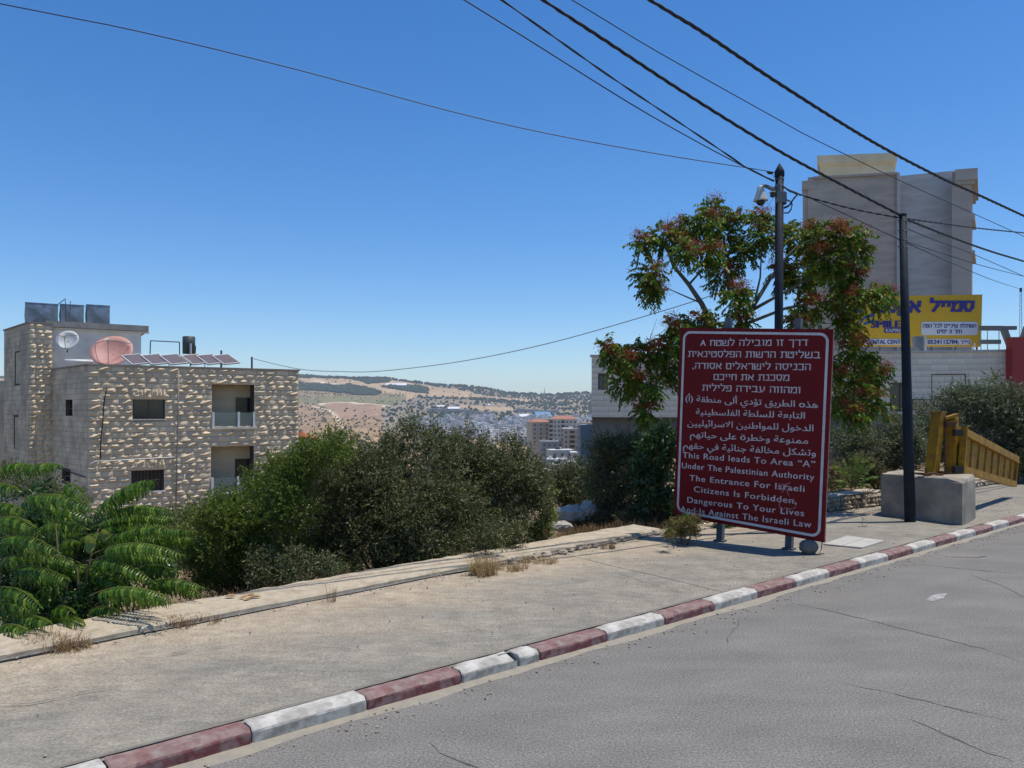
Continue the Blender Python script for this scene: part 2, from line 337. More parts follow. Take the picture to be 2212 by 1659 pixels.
# dust gathered in the gutter
gv = []; gf = []
for i, s in enumerate(np.arange(-7, 40, .25)):
    wdt = .07 + .10 * abs(float(fbm(s * 1.1, 2, 7)))
    a, b = kerb_pt(s, .02), kerb_pt(s, -wdt); gv += [(*a, .014), (*lerp(a, b, .5), .009), (*b, .0015)]
    if i: q = i * 3; gf += [(q - 3, q - 2, q + 1, q), (q - 2, q - 1, q + 2, q + 1)]
tag(mesh('gutter_dust', gv, gf, M('sandy_dust', (.30, .265, .20), (.24, .22, .18), scale=9, bump=.01, bscale=120), origin=(0, 0, 0)), kind='structure')
# cracks in road and pavement: narrow sunken-looking seams of dark filler
m_crk = M('crack_filler', (.075, .072, .066), (.16, .15, .135), scale=4)
def crack(parent_name, pts, z, wd, seed):
    rr = random.Random(seed); pts = [np.array(G(X, Y, z)[:2]) for X, Y in pts]; path = []
    for a, b in zip(pts[:-1], pts[1:]):
        n = max(2, int(np.linalg.norm(b - a) / .09))
        for i in range(n): path.append(lerp(a, b, i / n) + np.array((rr.gauss(0, .012), rr.gauss(0, .012))))
    V = []; F = []
    for i, p in enumerate(path):
        t = path[min(i + 1, len(path) - 1)] - path[max(i - 1, 0)]; t = t / (np.linalg.norm(t) + 1e-6); nn_ = np.array((-t[1], t[0])); wq = wd * rr.uniform(.25, 1.2) * min(1, 4 * i / len(path) + .1, 4 * (1 - i / len(path)))
        V += [(*(p + nn_ * wq), z), (*(p - nn_ * wq), z)]
        if i: q = 2 * i; F.append((q - 2, q - 1, q + 1, q))
    return mesh('crack', V, F, m_crk, parent=parent_name)
road = bpy.data.objects['road']; ORG['road'] = Vector((0, 0, 0)); ORG['pavement'] = Vector((0, 0, 0))
for i, pts in enumerate([[(1650, 1290), (1760, 1312), (1880, 1340), (1990, 1368), (2120, 1400), (2240, 1440)], [(1800, 1470), (1920, 1495), (2060, 1530), (2212, 1565)],
                         [(1930, 1540), (2010, 1570), (2100, 1610), (2230, 1660)], [(1935, 1210), (2000, 1220), (2080, 1228), (2170, 1237), (2230, 1240)], [(2050, 1203), (2110, 1204), (2140, 1200)],
                         [(930, 1600), (960, 1632), (1010, 1650), (1060, 1665)], [(2090, 1240), (2160, 1262), (2230, 1300)], [(1600, 1330), (1590, 1355), (1570, 1380), (1572, 1400)]]):
    crack(road, pts, .004, .009 if i != 4 else .03, i)
for i, pts in enumerate([[(-20, 1520), (60, 1520), (130, 1505), (200, 1490), (290, 1478)], [(1320, 1410 - 180), (1390, 1255), (1430, 1268), (1500, 1282)], [(280, 1425), (400, 1410), (520, 1392)]]):
    crack(pavement, pts, PZ + .014, .006, 40 + i)
for k, s_ in enumerate((-3.2, 6.4, 15.9)):
    V = []; F = []
    for i in range(25):
        t = i / 24; p = lerp(kerb_pt(s_, .2), wall_line(s_ + .25, -.1), t); w_ = .006 + .004 * random.random(); V += [(p[0] - KD[0] * w_, p[1] - KD[1] * w_, PZ + .0135), (p[0] + KD[0] * w_, p[1] + KD[1] * w_, PZ + .0135)]
        if i: q = 2 * i; F.append((q - 2, q - 1, q + 1, q))
    mesh('joint', V, F, M('joint_dirt', (.22, .20, .16), (.29, .26, .21), scale=5, lo=.35, hi=.55), parent=pavement)
V = []; F = []
for i, s_ in enumerate(np.arange(-7, 40, .2)):      # dirt along the back of the kerb stones
    w_ = .018 + .05 * abs(float(fbm(s_ * 1.4, 5, 3))); a, b = kerb_pt(s_, .199), kerb_pt(s_, .21 + w_); V += [(*a, PZ + .0125), (*b, PZ + .0125)]
    if i: q = 2 * i; F.append((q - 2, q - 1, q + 1, q))
mesh('dirt_line', V, F, M('dark_grit', (.15, .135, .11), (.20, .18, .145), scale=18, bump=.01), parent=pavement)
# worn dab of white paint on the road
dv = []; df = []
for i in range(14):
    a = i / 14 * 2 * math.pi; c = G(2025, 1290, .004); r_ = random.uniform(.7, 1.15); dv.append((c.x + .30 * r_ * math.cos(a) * .8, c.y + .11 * r_ * math.sin(a) + .2 * math.cos(a) * r_, .004))
tag(mesh('paint_mark', dv, [tuple(range(14))], M('worn_white_road_paint', (.40, .39, .37), (.19, .18, .16), scale=16, lo=.40, hi=.60, bump=.01), parent=road))
# access slab in the pavement by the sign
sb = MB(); q = [G(1779, 1176, PZ + .01), G(1862, 1184, PZ + .01), G(1912, 1169, PZ + .01), G(1830, 1158, PZ + .01)]
qa = [lerp(q[0], q[1], .48), lerp(q[3], q[2], .48), lerp(q[0], q[1], .5), lerp(q[3], q[2], .5)]
m_slab = M('pale_concrete_slab', (.46, .44, .39), (.37, .355, .32), scale=3, bump=.01)
for poly in ([q[0], qa[0], qa[1], q[3]], [qa[2], q[1], q[2], qa[3]]):
    mb = MB(); mb.prism([(p.x, p.y) for p in poly], PZ - .03, PZ + .022); mb.build('access_slab', m_slab, pavement)
# small litter and stones
m_peb = M('pebble_stone', (.34, .30, .24), (.2, .175, .14), scale=20, vary=.3)
def blob(c, rx, ry, rz, seed, k=5, m_=4, flat=0.0, jit=.18):
    rr = random.Random(seed); V = [(c[0], c[1], c[2] - rz * (1 - flat))]; F = []
    for i in range(1, m_):
        th = math.pi * i / m_
        for j in range(k):
            ph = 2 * math.pi * (j + .5 * (i % 2)) / k; q_ = 1 + rr.uniform(-jit, jit)
            V.append((c[0] + rx * q_ * math.sin(th) * math.cos(ph), c[1] + ry * q_ * math.sin(th) * math.sin(ph), c[2] - rz * q_ * math.cos(th)))
    V.append((c[0], c[1], c[2] + rz)); n = len(V)
    for j in range(k): F.append((0, 1 + (j + 1) % k, 1 + j)); F.append((n - 1, n - 1 - k + j, n - 1 - k + (j + 1) % k))
    for i in range(m_ - 2):
        for j in range(k): a = 1 + i * k + j; b = 1 + i * k + (j + 1) % k; F.append((a, b, b + k, a + k))
    return V, F
mb = MB()
for i in range(1500):
    s = random.uniform(-6, 24); wq = kerb_pt(s); e = wall_front(s)
    t = random.choice([random.uniform(.84, .93), random.uniform(.86, .93), random.uniform(0.08, .93), -random.uniform(.02, .12), -random.uniform(.02, .07)])
    p = lerp(wq, e, t); r_ = random.uniform(.004, .014) * (1.5 if t > .92 else 1); mb.add(*blob((p[0], p[1], (PZ + .01 if t > 0 else .004) + r_ * .3), r_, r_ * 1.2, r_ * .7, i, 5, 3))
tag(mb.build('gravel', m_peb), 'scattered pale pebbles and grit on pavement and gutter', 'gravel', kind='stuff')

# ------------------------------------------------------------------ concrete wall-top strip and rubble wall
m_strip = M('weathered_cream_concrete', (.43, .36, .255), (.33, .27, .19), scale=3.5, rough=.95, bump=.02, bscale=40, c3=(.50, .44, .34), scale3=9, amt3=.6, speck=((.56, .50, .40), 26, .10), spec=.2)
m_rub = M('rubble_stone', (.40, .34, .26), (.25, .21, .16), scale=5, rough=.95, bump=.02, bscale=30, vary=.25, spec=.2)
def strip_slab(name, s0, s1, ds, width, zt, zb, label, seed, ragged=.03):
    ss = np.arange(s0, s1 + 1e-6, ds); V = []; F = []; m = 8
    for i, s in enumerate(ss):
        f = float(fbm(s * 1.7, seed, 2)); g_ = float(fbm(s * 2.9, seed + 3, 6)); e0 = ragged * f; e1 = width + ragged * 1.6 * g_ + random.uniform(-.012, .012)
        prof = [(e0, zb), (e0 + random.uniform(-.008, .008), zt - .03), (e0 + .03, zt - .002), (lerp(e0, e1, .3), zt + .012 * f), (lerp(e0, e1, .7), zt + .012 * g_), (e1 - .05, zt + random.uniform(-.008, .008)), (e1, zt - .05 + random.uniform(-.02, .01)), (e1 + .02, zb - .5)]
        for o, z in prof: p = wall_line(s, o); V.append((p[0], p[1], z))
        if i: q = i * m; F += [(q - m + k, q + k, q + k + 1, q - m + k + 1) for k in range(m - 1)]
    F += [tuple(range(m))[::-1], tuple(range((len(ss) - 1) * m, len(ss) * m))]
    o = mesh(name, V, F, m_strip); tag(o, label, 'wall'); return o
strip_slab('concrete_wall_top', -16, 9.7, .16, .76, .20, .05, 'long cream concrete wall top with a ragged outer edge along the pavement', 3)
# dark band laid along the front of the strip
V = []; F = []
for i, s in enumerate(np.arange(-9, 9.6, .15)):
    w_ = .055 + .045 * float(fbm(s * .9, 3, 8)); a, b = wall_line(s, .03), wall_line(s, -max(.012, w_)); V += [(*a, PZ + .02), (*b, PZ + .0145)]
    if i: q = 2 * i; F.append((q - 2, q - 1, q + 1, q))
tag(mesh('dark_seam', V, F, M('dark_seam_tone', (.10, .095, .09), (.19, .175, .15), scale=12, bump=.01), origin=(0, 0, 0)), kind='structure')
# loose stones along the broken seam left of the sign
def rock(name, c, r, seed, mat, parent=None, k=7, m_=5, sq=(1, 1, .7), jit=.2):
    V, F = blob((0, 0, 0), r * sq[0], r * sq[1], r * sq[2], seed, k, m_, jit=jit); V = [Vector(v) + Vector(c) for v in V]
    return mesh(name, V, F, mat, parent)
rw = thing('rubble_edging', 'broken line of rubble stones at the wall top just left of the red sign', 'rubble', (*wall_line(8.3), PZ))
for i in range(46):
    s = random.uniform(6.6, 9.9) if i % 3 else random.uniform(5.3, 6.8); p = wall_line(s, random.uniform(-.12, .06)); r_ = random.uniform(.03, .085)
    rock('rubble_stone', (p[0], p[1], PZ + r_ * .35), r_, i + 100, m_rub, rw, 6, 4, jit=.28)
# low rubble wall right of the sign, and on beyond the concrete block
def rubble_wall(name, s0, s1, zt, width, label, seed, nrows):
    rr = random.Random(seed); root = thing(name, label, 'wall', (*wall_line((s0 + s1) / 2), PZ))
    ss = np.arange(s0, s1 + .01, .25); V = []; F = []; prof_n = 5
    for i, s in enumerate(ss):
        t = zt + rr.uniform(-.035, .03)
        for o, z in [(.09, .0), (.08, t - .06), (.02 + rr.uniform(-.03, .03), t), (width * .6, t + rr.uniform(-.02, .02)), (width + rr.uniform(-.06, .06), t - .03)]: p = wall_line(s, o); V.append((p[0], p[1], z))
        V.append((*wall_line(s, width + .05), -.5))
        if i: q = i * 6; F += [(q - 6 + k, q + k, q + k + 1, q - 6 + k + 1) for k in range(5)]
    F += [tuple(range(6))[::-1], tuple(range((len(ss) - 1) * 6, len(ss) * 6))]
    mesh('capping', V, F, m_strip, root)
    hgt = zt - PZ - .05
    for r in range(nrows):
        s = s0 + rr.uniform(0, .1)
        while s < s1:
            L = rr.uniform(.10, .26); z = PZ + hgt * (r + .5) / nrows + rr.uniform(-.01, .01); p = wall_line(s + L / 2, rr.uniform(.02, .07))
            rock('stone', (p[0], p[1], z), 1.0, rr.randint(0, 9999), m_rub, root, 7, 4, (L * .56, .10, hgt / nrows * .62), jit=.22); s += L + .01
    return root
rubble_wall('low_rubble_wall', 12.4, 17.5, .48, .62, 'low rubble wall with a cream top between the red sign and the concrete block', 4, 3)
rubble_wall('low_rubble_wall', 18.6, 33, .36, .5, 'crumbling low rubble wall beyond the yellow barrier gate', 5, 2)

# ------------------------------------------------------------------ foliage tools
def unit(v): return v / (np.linalg.norm(v, axis=-1, keepdims=True) + 1e-9)
def leafmesh(name, p, d, L, Wd, mat, parent, fold=.0):
    """pointed leaves: p base points, d directions, L length, Wd width"""
    n = len(p); r = unit(RNG.standard_normal((n, 3))); s = unit(np.cross(d, r)); nn_ = np.cross(s, d)
    L = np.broadcast_to(L, n)[:, None]; Wd = np.broadcast_to(Wd, n)[:, None]
    m_ = p + d * L * .45 + nn_ * L * .10
    V = np.stack([p, m_ + s * Wd / 2, p + d * L, m_ - s * Wd / 2], 1).reshape(-1, 3)
    return mesh(name, V, np.arange(4 * n).reshape(-1, 4), mat, parent)
def in_blobs(blobs, n, lo=.55):
    """random points through the outer part of a cluster of ellipsoids, with outward directions"""
    B = np.array([[b[0], b[1], b[2], b[3], b[3] * (b[4] if len(b) > 4 else 1)] for b in blobs]); wt = (B[:, 3] ** 2); wt /= wt.sum()
    k = RNG.choice(len(B), n, p=wt); u = unit(RNG.standard_normal((n, 3))); r = lo + (1.08 - lo) * RNG.random(n) ** .7
    p = B[k, :3] + u * r[:, None] * B[k, 3][:, None] * np.array([1, 1, 1]); return p, u
def subblobs(blobs, per, fr=(.26, .5), flat=1):
    out = []
    for b in blobs:
        for _ in range(per):
            u = unit(RNG.standard_normal(3)); r = b[3] * (RNG.random() ** .45); out.append((b[0] + u[0] * r, b[1] + u[1] * r, b[2] + u[2] * r * flat, b[3] * RNG.uniform(*fr)))
    return out
def shoots(blobs, n, k, slen, leaf, lw, up=.45, lo=.5, wind=(0, 0, 0)):
    p, u = in_blobs(blobs, n, lo); d = unit(u * .7 + np.array([0, 0, up]) + .55 * RNG.standard_normal((n, 3)) + np.array(wind))
    t = np.linspace(.0, 1, k)[None, :, None]; sl = slen * RNG.uniform(.6, 1.3, (n, 1, 1))
    pp = p[:, None] + d[:, None] * t * sl + np.array([0, 0, -.12]) * (t ** 2) * sl
    dd = unit(d[:, None] * .8 + .75 * RNG.standard_normal((n, k, 3))); m_ = n * k
    return pp.reshape(-1, 3), dd.reshape(-1, 3), leaf * RNG.uniform(.6, 1.25, m_), lw * RNG.uniform(.7, 1.25, m_)
m_bark = M('grey_bark', (.13, .11, .085), (.08, .065, .05), scale=9, rough=.95, bump=.02, bscale=30)
m_bark2 = M('pale_smooth_bark', (.15, .135, .11), (.10, .09, .075), scale=7, rough=.9, bump=.01)
M_OLV = leafmat('olive_leaf', [(.03, .042, .010), (.07, .088, .022), (.115, .13, .038), (.17, .18, .07), (.30, .30, .17)], .5, .3, .3)
M_GRN = leafmat('fresh_green_leaf', [(.06, .11, .012), (.10, .165, .02), (.15, .21, .03), (.22, .26, .05)], .55, .4, .3)
M_DRK = leafmat('dark_glossy_leaf', [(.015, .045, .012), (.025, .07, .016), (.04, .10, .022), (.07, .13, .04)], .3, .25, .6)
M_SIL = leafmat('grey_green_leaf', [(.07, .10, .045), (.11, .14, .07), (.17, .20, .11), (.26, .28, .18)], .5, .28, .35)
M_YEL = leafmat('yellow_green_leaf', [(.10, .15, .02), (.15, .20, .03), (.20, .24, .05)], .45, .4)
M_DRY = leafmat('dry_straw', [(.42, .30, .13), (.50, .38, .19), (.36, .24, .11), (.58, .46, .27)], .8, .3, .2)
M_BRN = leafmat('withered_leaf', [(.20, .12, .06), (.28, .18, .09), (.34, .25, .13)], .8, .3, .2)
def edge_depth(X):      # how far away the wall top's outer edge is in the direction X
    r = (X - CX) / FPX; p = W0 + WN * .8; t = (r * p[1] - p[0]) / (WD[0] - r * WD[1]); return p[1] + WD[1] * t
def bush(name, label, cat, blobs_px, depth, per, nsh, k, slen, leaf, lw, mat, group=None, up=.45, trunk=True, wind=(0, 0, 0), bark=None, spread=.25, extra=None):
    """blobs_px: (X, Y, r) outlines measured on the photograph, given real places at the plant's own distance"""
    B = []
    for b in blobs_px:
        r = b[2] / FPX * depth; dd = depth + random.uniform(-spread, spread) * 2 + (b[3] if len(b) > 3 else 0); p = P(b[0], b[1], dd); B.append((p.x, p.y, p.z, r))
    cx = np.mean([b[0] for b in B]); cy = np.mean([b[1] for b in B]); gz = float(hz(cx, cy)); zmin = min(b[2] - b[3] for b in B); gz = min(gz, zmin + .3)
    root = thing(name, label, cat, (cx, cy, gz), group)
    sub = subblobs(B, per); pp, dd, L, W_ = shoots(sub, nsh, k, slen, leaf, lw, up, .45, wind)
    leafmesh('foliage', pp, dd, L, W_, mat, root)
    if extra:
        q = shoots(sub, extra[0], k, slen, leaf, lw, up, .6, wind); leafmesh('foliage', q[0], q[1], q[2], q[3], extra[1], root)
    if trunk:
        mb = MB(); base = Vector((cx, cy, gz - .1)); rr = random.Random(len(B))
        for b in B:
            tip = Vector(b[:3]); mid = base.lerp(tip, .5) + Vector((rr.uniform(-.1, .1), rr.uniform(-.1, .1), -.1)) * b[3]
            R0 = .008 + .034 * b[3]; mb.tube([base, mid, tip, tip + Vector((rr.uniform(-.5, .5), rr.uniform(-.5, .5), .6)) * b[3]], [R0 * 1.3, R0, R0 * .5, .006], 5)
        mb.build('branch', bark or m_bark, root, True)
    return root

# ------------------------------------------------------------------ bushes and olive trees beyond the wall
bush('olive_tree', 'big dark grey-green olive tree in the centre beyond the wall', 'tree',
     [(760, 1020, 62), (835, 975, 45), (890, 935, 30), (945, 985, 50), (700, 1030, 60), (880, 1050, 105), (780, 1115, 105), (960, 1120, 95), (860, 1180, 75), (700, 1150, 75), (660, 1205, 50), (760, 1195, 55), (940, 1190, 50)],
     13.3, 12, 9500, 11, .28, .066, .018, M_OLV, wind=(.25, 0, .1), extra=(1300, M_SIL))  # silver leaves mixed in as painted sunlit highlights
bush('olive_tree', 'olive tree right of the biggest one, leaning toward the rooftops of the valley', 'tree',
     [(1050, 1000, 42), (1105, 1005, 42), (1150, 1035, 32), (1080, 1080, 85), (1020, 1060, 70), (1145, 1085, 45), (1095, 1145, 45), (1030, 1150, 55), (992, 972, 36), (1005, 1010, 50), (985, 1090, 60)],
     14.8, 12, 6200, 11, .28, .068, .019, M_OLV, wind=(.3, 0, .1), extra=(1000, M_SIL))  # silver extras again put highlights into the crown's colour
bush('mastic_bush', 'bright green feathery bush at the left of the olive trees', 'bush',
     [(725, 965, 38), (660, 990, 45), (620, 1030, 55), (560, 1070, 55), (500, 1100, 48), (450, 1115, 42), (430, 1165, 42), (500, 1170, 60), (575, 1150, 70), (620, 1100, 60), (450, 1220, 36), (520, 1235, 40), (590, 1210, 45), (480, 1262, 34), (560, 1262, 34), (430, 1255, 26), (410, 1200, 30), (640, 1200, 40)],
     12.3, 11, 8000, 11, .22, .050, .018, M_GRN, extra=(900, M_OLV))
bush('sage_bush', 'small silvery bush at the foot of the bright green one', 'bush', [(585, 1225, 40), (635, 1228, 34), (560, 1250, 22), (700, 1225, 30)], 11.3, 8, 900, 9, .18, .045, .016, M_OLV, trunk=True, extra=(380, M_SIL))
bush('shrub', 'dark bush under the big olive tree, along the wall top', 'bush', [(830, 1215, 32), (760, 1228, 28), (900, 1195, 36), (980, 1180, 36), (1060, 1165, 34), (1110, 1160, 26)], 12.6, 8, 1300, 10, .2, .05, .017, M_OLV)
bush('shrub', 'narrow yellow-green shrub between the olive trees and the pale rocks', 'bush', [(1165, 1075, 22), (1180, 1110, 24), (1172, 1140, 20), (1190, 1060, 18), (1150, 1155, 16)], 15.2, 7, 700, 9, .16, .06, .026, M_YEL)
bush('olive_tree', 'smaller olive tree just left of the red sign', 'tree',
     [(1330, 985, 42), (1300, 965, 30), (1365, 985, 40), (1350, 1035, 55), (1300, 1055, 40), (1330, 1095, 45), (1290, 1110, 30), (1380, 1040, 40), (1310, 1020, 40)],
     18.0, 10, 2600, 10, .30, .08, .022, M_OLV, wind=(.1, 0, .1), extra=(400, M_SIL))
bush('olive_tree', 'low round olive tree above the pale rocks', 'tree', [(1235, 1045, 38), (1215, 1080, 34), (1262, 1060, 30), (1200, 1060, 24), (1245, 1085, 26)], 21, 9, 1500, 10, .3, .085, .022, M_OLV)
bush('shrub', 'low brown-green scrub beside the pale rocks', 'bush', [(1270, 1120, 24), (1310, 1125, 22), (1350, 1125, 20), (1240, 1130, 14)], 17.3, 7, 800, 9, .16, .06, .02, M_OLV, extra=(300, M_BRN))
bush('shrub', 'dark bush behind the foot of the red sign', 'bush', [(1560, 1130, 26), (1600, 1140, 24), (1640, 1140, 22), (1500, 1120, 26)], 16.2, 7, 800, 9, .16, .06, .022, M_DRK)
bush('laurel_bush', 'dark glossy bush against the left edge of the red sign', 'bush',
     [(1410, 955, 30), (1440, 990, 36), (1400, 1010, 30), (1430, 1045, 38), (1395, 1070, 28), (1420, 1095, 32), (1450, 1090, 30), (1450, 940, 26), (1385, 1105, 18)],
     16.9, 7, 900, 8, .22, .14, .042, M_DRK, up=.2)
bush('olive_tree', 'silvery olive tree behind the yellow barrier gate', 'tree',
     [(1990, 925, 42), (2050, 890, 42), (2110, 870, 40), (2170, 880, 46), (2215, 930, 60), (2100, 940, 65), (2180, 985, 50), (2150, 845, 22), (2040, 960, 45), (2250, 880, 50), (2130, 1000, 40)],
     26, 10, 3600, 10, .42, .12, .034, M_SIL, extra=(1500, M_OLV))
bush('olive_tree', 'grey-green olive tree behind the second utility pole', 'tree',
     [(1840, 955, 34), (1885, 965, 40), (1925, 940, 36), (1860, 1000, 36), (1925, 990, 40), (1960, 960, 34), (1970, 1000, 30), (1830, 1010, 24)],
     23.5, 9, 2200, 10, .36, .10, .028, M_SIL, extra=(900, M_OLV))
bush('shrub', 'low dark scrub between the gate and the right edge of the picture', 'bush', [(2180, 1020, 24), (2225, 1010, 36), (2140, 1025, 16), (2260, 1000, 40)], 24.5, 7, 700, 9, .2, .09, .028, M_OLV, extra=(250, M_BRN))
bush('mastic_bush', 'dense green bush between the stone house and the fern-leaved plant', 'bush', [(395, 1120, 30), (350, 1140, 36), (300, 1160, 36), (260, 1180, 34), (330, 1190, 34), (390, 1180, 34), (220, 1140, 26), (180, 1150, 30), (120, 1160, 30)], 14.5, 8, 1700, 10, .2, .055, .018, M_OLV)
bush('shrub', 'dark scrub beyond the low rubble wall, right of the red sign', 'bush', [(1800, 1045, 22), (1850, 1020, 26), (1880, 1010, 24), (1790, 1020, 20), (1900, 1035, 20)], 21.5, 7, 900, 9, .2, .075, .022, M_OLV, extra=(300, M_BRN))
# dry undergrowth beyond the wall on the left
def grass(name, label, pts, n, hgt, wd, mat, cat='dry grass', kind=None, group=None, lean=.5):
    """pts: list of (x, y, z, radius)"""
    V = []; F = []
    for i in range(n):
        c = random.choice(pts); a = random.uniform(0, 6.28); q = c[3] * random.random() ** .6; x = c[0] + q * math.cos(a); y = c[1] + q * math.sin(a); h = hgt * random.uniform(.4, 1.15)
        b = random.uniform(0, 6.28); l_ = lean * h * random.uniform(.3, 1.3); dx, dy = l_ * math.cos(b), l_ * math.sin(b); e = random.uniform(0, 3.14); ex, ey = wd * math.cos(e), wd * math.sin(e); k = len(V)
        V += [(x - ex, y - ey, c[2]), (x + ex, y + ey, c[2]), (x + dx * .45 + ex * .7, y + dy * .45 + ey * .7, c[2] + h * .6), (x + dx * .45 - ex * .7, y + dy * .45 - ey * .7, c[2] + h * .6), (x + dx, y + dy, c[2] + h * random.uniform(.7, 1))]
        F += [(k, k + 1, k + 2, k + 3), (k + 3, k + 2, k + 4)]
    o = mesh(name, V, F, mat); return tag(o, label, cat, group, kind)
pts = []
for i in range(420):
    s = random.uniform(-5, 16); p = wall_line(s, random.uniform(.85, 5.5)); pts.append((p[0], p[1], float(hz(*p)) - .02, .3))
grass('dry_undergrowth', 'brown withered grass on the slope just beyond the wall top', pts, 26000, .30, .007, M_BRN, 'grass', 'stuff')
def tuft(X, Y, z, r, n, h, label, mat=M_DRY, lean=.7):
    c = G(X, Y, z); grass('grass_tuft', label, [(c.x + random.uniform(-r, r), c.y + random.uniform(-r * .6, r * .6), z - .01, r * .4) for _ in range(7)], n, h, .0035, mat, 'dry grass', None, 'dry grass tufts along the wall top', lean)
tuft(1045, 1243, PZ, .16, 420, .34, 'tall straw-coloured grass tuft at the foot of the wall top, the biggest one')
tuft(1105, 1232, PZ, .22, 260, .18, 'low straw tuft just right of the tallest dry tuft')
tuft(1165, 1216, PZ, .22, 240, .16, 'sparse straw tuft nearest the rubble edging')
tuft(380, 1352, PZ, .20, 260, .16, 'brown withered tuft at the wall top right of the big fern-leaved plant', M_BRN)
tuft(445, 1345, PZ, .14, 120, .14, 'small brown tuft right beside the withered tuft near the dead leaves', M_BRN)
tuft(105, 1402, PZ, .30, 420, .18, 'wide brown dry tuft at the lower left under the fern-leaved plant', M_BRN)
tuft(175, 1398, PZ, .16, 120, .16, 'thin straw tuft at the lower left, right of the wide brown one')
tuft(715, 1300, PZ, .05, 22, .3, 'few thin dry stalks at the seam below the bright green bush', M_BRN, .35)
tuft(1310, 1185, PZ, .12, 120, .14, 'small brown tuft among the rubble stones', M_BRN)
tuft(1180, 1160, .2, .06, 24, .26, 'thin dry weed stalks standing on the cream wall top', M_BRN, .4)
# sprawling caper-like bush at the sign's foot
bush('shrub', 'small olive and rust coloured bush at the lower left corner of the red sign', 'bush', [(1455, 1145, 14), (1485, 1135, 14), (1470, 1155, 16), (1505, 1122, 7), (1440, 1157, 9), (1497, 1150, 10), (1475, 1118, 6), (1450, 1128, 6)], 13.4, 6, 330, 9, .13, .042, .013, M_GRN, extra=(420, M_BRN), up=.8)
# pale boulders beyond the wall
m_rock = M('limestone_boulder', (.46, .42, .36), (.28, .26, .23), scale=3, rough=.95, bump=.03, bscale=12, spec=.2)
for (X, Y, r, sq, lab, sd) in [(1235, 1112, .36, (1.15, .8, .62), 'rounded pale limestone boulder beyond the wall, left one of the larger pair', 3), (1272, 1104, .27, (.9, .8, .9), 'pointed pale limestone boulder beyond the wall, right one of the larger pair', 8), (1213, 1137, .2, (1.3, .8, .6), 'smallest pale boulder, lowest of the three beyond the wall', 12)]:
    c = P(X, Y, 16.6 if r < .25 else 17.8); tag(rock('boulder', c, r, sd, m_rock, None, 11, 8, sq, .16), lab, 'rock')
# dead leaves / husks lying on the wall top
hb = MB()
for i, (X, Y, a) in enumerate([(497, 1289, .2), (528, 1291, .5), (540, 1287, -.3), (552, 1290, .1), (535, 1294, .9)]):
    c = G(X, Y, .215); d = Vector((math.cos(a), math.sin(a), 0)); e = Vector((-d.y, d.x, 0)); L = .07
    V = [c - d * L, c - d * L * .3 + e * .03 + Vector((0, 0, .022)), c + d * L * .4 + e * .035 + Vector((0, 0, .03)), c + d * L, c + d * L * .3 - e * .03 + Vector((0, 0, .024)), c - d * L * .4 - e * .03 + Vector((0, 0, .016)), c + Vector((0, 0, .002))]
    hb.add(V, [(0, 1, 6), (1, 2, 6), (2, 3, 6), (3, 4, 6), (4, 5, 6), (5, 0, 6)])
tag(hb.build('fallen_leaves', M('dead_leaf', (.50, .34, .17), (.3, .18, .08), scale=20), origin=G(525, 1290, .2)), 'few curled orange-brown dead leaves lying on the cream wall top', 'dead leaves')

# ------------------------------------------------------------------ fern-leaved plant (young tree of heaven): each compound leaf is a part
def frond(p0, p1, drop, npair, ll, lw, root, mat, name='leaf', hang=.8, mid=None, stalk_r=.004):
    """arching stalk from p0 to p1 with paired leaflets hanging from it"""
    p0, p1 = Vector(p0), Vector(p1); L = (p1 - p0).length; V = []; F = []
    def at(t): return p0.lerp(p1, t) + Vector((0, 0, drop * 4 * t * (1 - t)))
    mb = MB(); ts = [i / 7 for i in range(8)]; mb.tube([at(t) for t in ts], [lerp(stalk_r, .0012, t) for t in ts], 4, 1)
    for i in range(npair + 1):
        t = .16 + .84 * i / npair; c = at(t); tan = (at(min(1, t + .02)) - at(t - .02)).normalized(); side = tan.cross(Vector((0, 0, 1))).normalized()
        sz = (1 - .55 * max(0, t - .72) / .28) * (.75 + .25 * min(1, t / .3))
        for sg in ((1, -1) if i < npair else (0,)):
            dirv = (side * sg * (1 - hang * .72) + Vector((0, 0, -1)) * hang + tan * .28 + Vector([random.gauss(0, .07) for _ in range(3)])).normalized() if sg else tan
            l_ = ll * sz * random.uniform(.88, 1.1); w_ = lw * sz; wv = dirv.cross(side if sg == 0 else tan.cross(dirv).cross(dirv)).normalized() if False else (tan - dirv * tan.dot(dirv)).normalized()
            if sg == 0: wv = side
            nv = dirv.cross(wv); b = c; k = len(mb.V)
            curl = nv * (sg or 1) * l_ * .10
            so_ = side * sg * l_ * .16 + Vector((0, 0, l_ * .07)); V_ = [b, b + dirv * l_ * .28 + wv * w_ * .5 + curl * .4 + so_, b + dirv * l_ * .62 + wv * w_ * .40 + so_, b + dirv * l_ - curl * 1.3, b + dirv * l_ * .62 - wv * w_ * .40 + so_, b + dirv * l_ * .28 - wv * w_ * .5 + curl * .4 + so_, b + dirv * l_ * .3 - curl * .25 + so_, b + dirv * l_ * .64 - curl * .3 + so_]
            mb.add(V_, [(0, 1, 6), (1, 2, 7, 6), (2, 3, 7), (0, 6, 5), (6, 7, 4, 5), (7, 3, 4)], 0)
    return mb.build(name, [mat, MATS['frond_stalk']], root)
M('frond_stalk', (.16, .20, .06), (.22, .16, .07), scale=6)
M_SUM = leafmat('frond_leaflet', [(.03, .09, .008), (.07, .16, .014), (.13, .23, .02), (.26, .36, .05), (.05, .13, .012)], .38, .42, .45)
plant = thing('tree_of_heaven', 'young fern-leaved tree of heaven with long drooping leaves at the lower left', 'young tree', P(165, 1345, 8.9))
zf = lambda u, v, d: P(.28 * u, 973.3 + .28 * v, d)
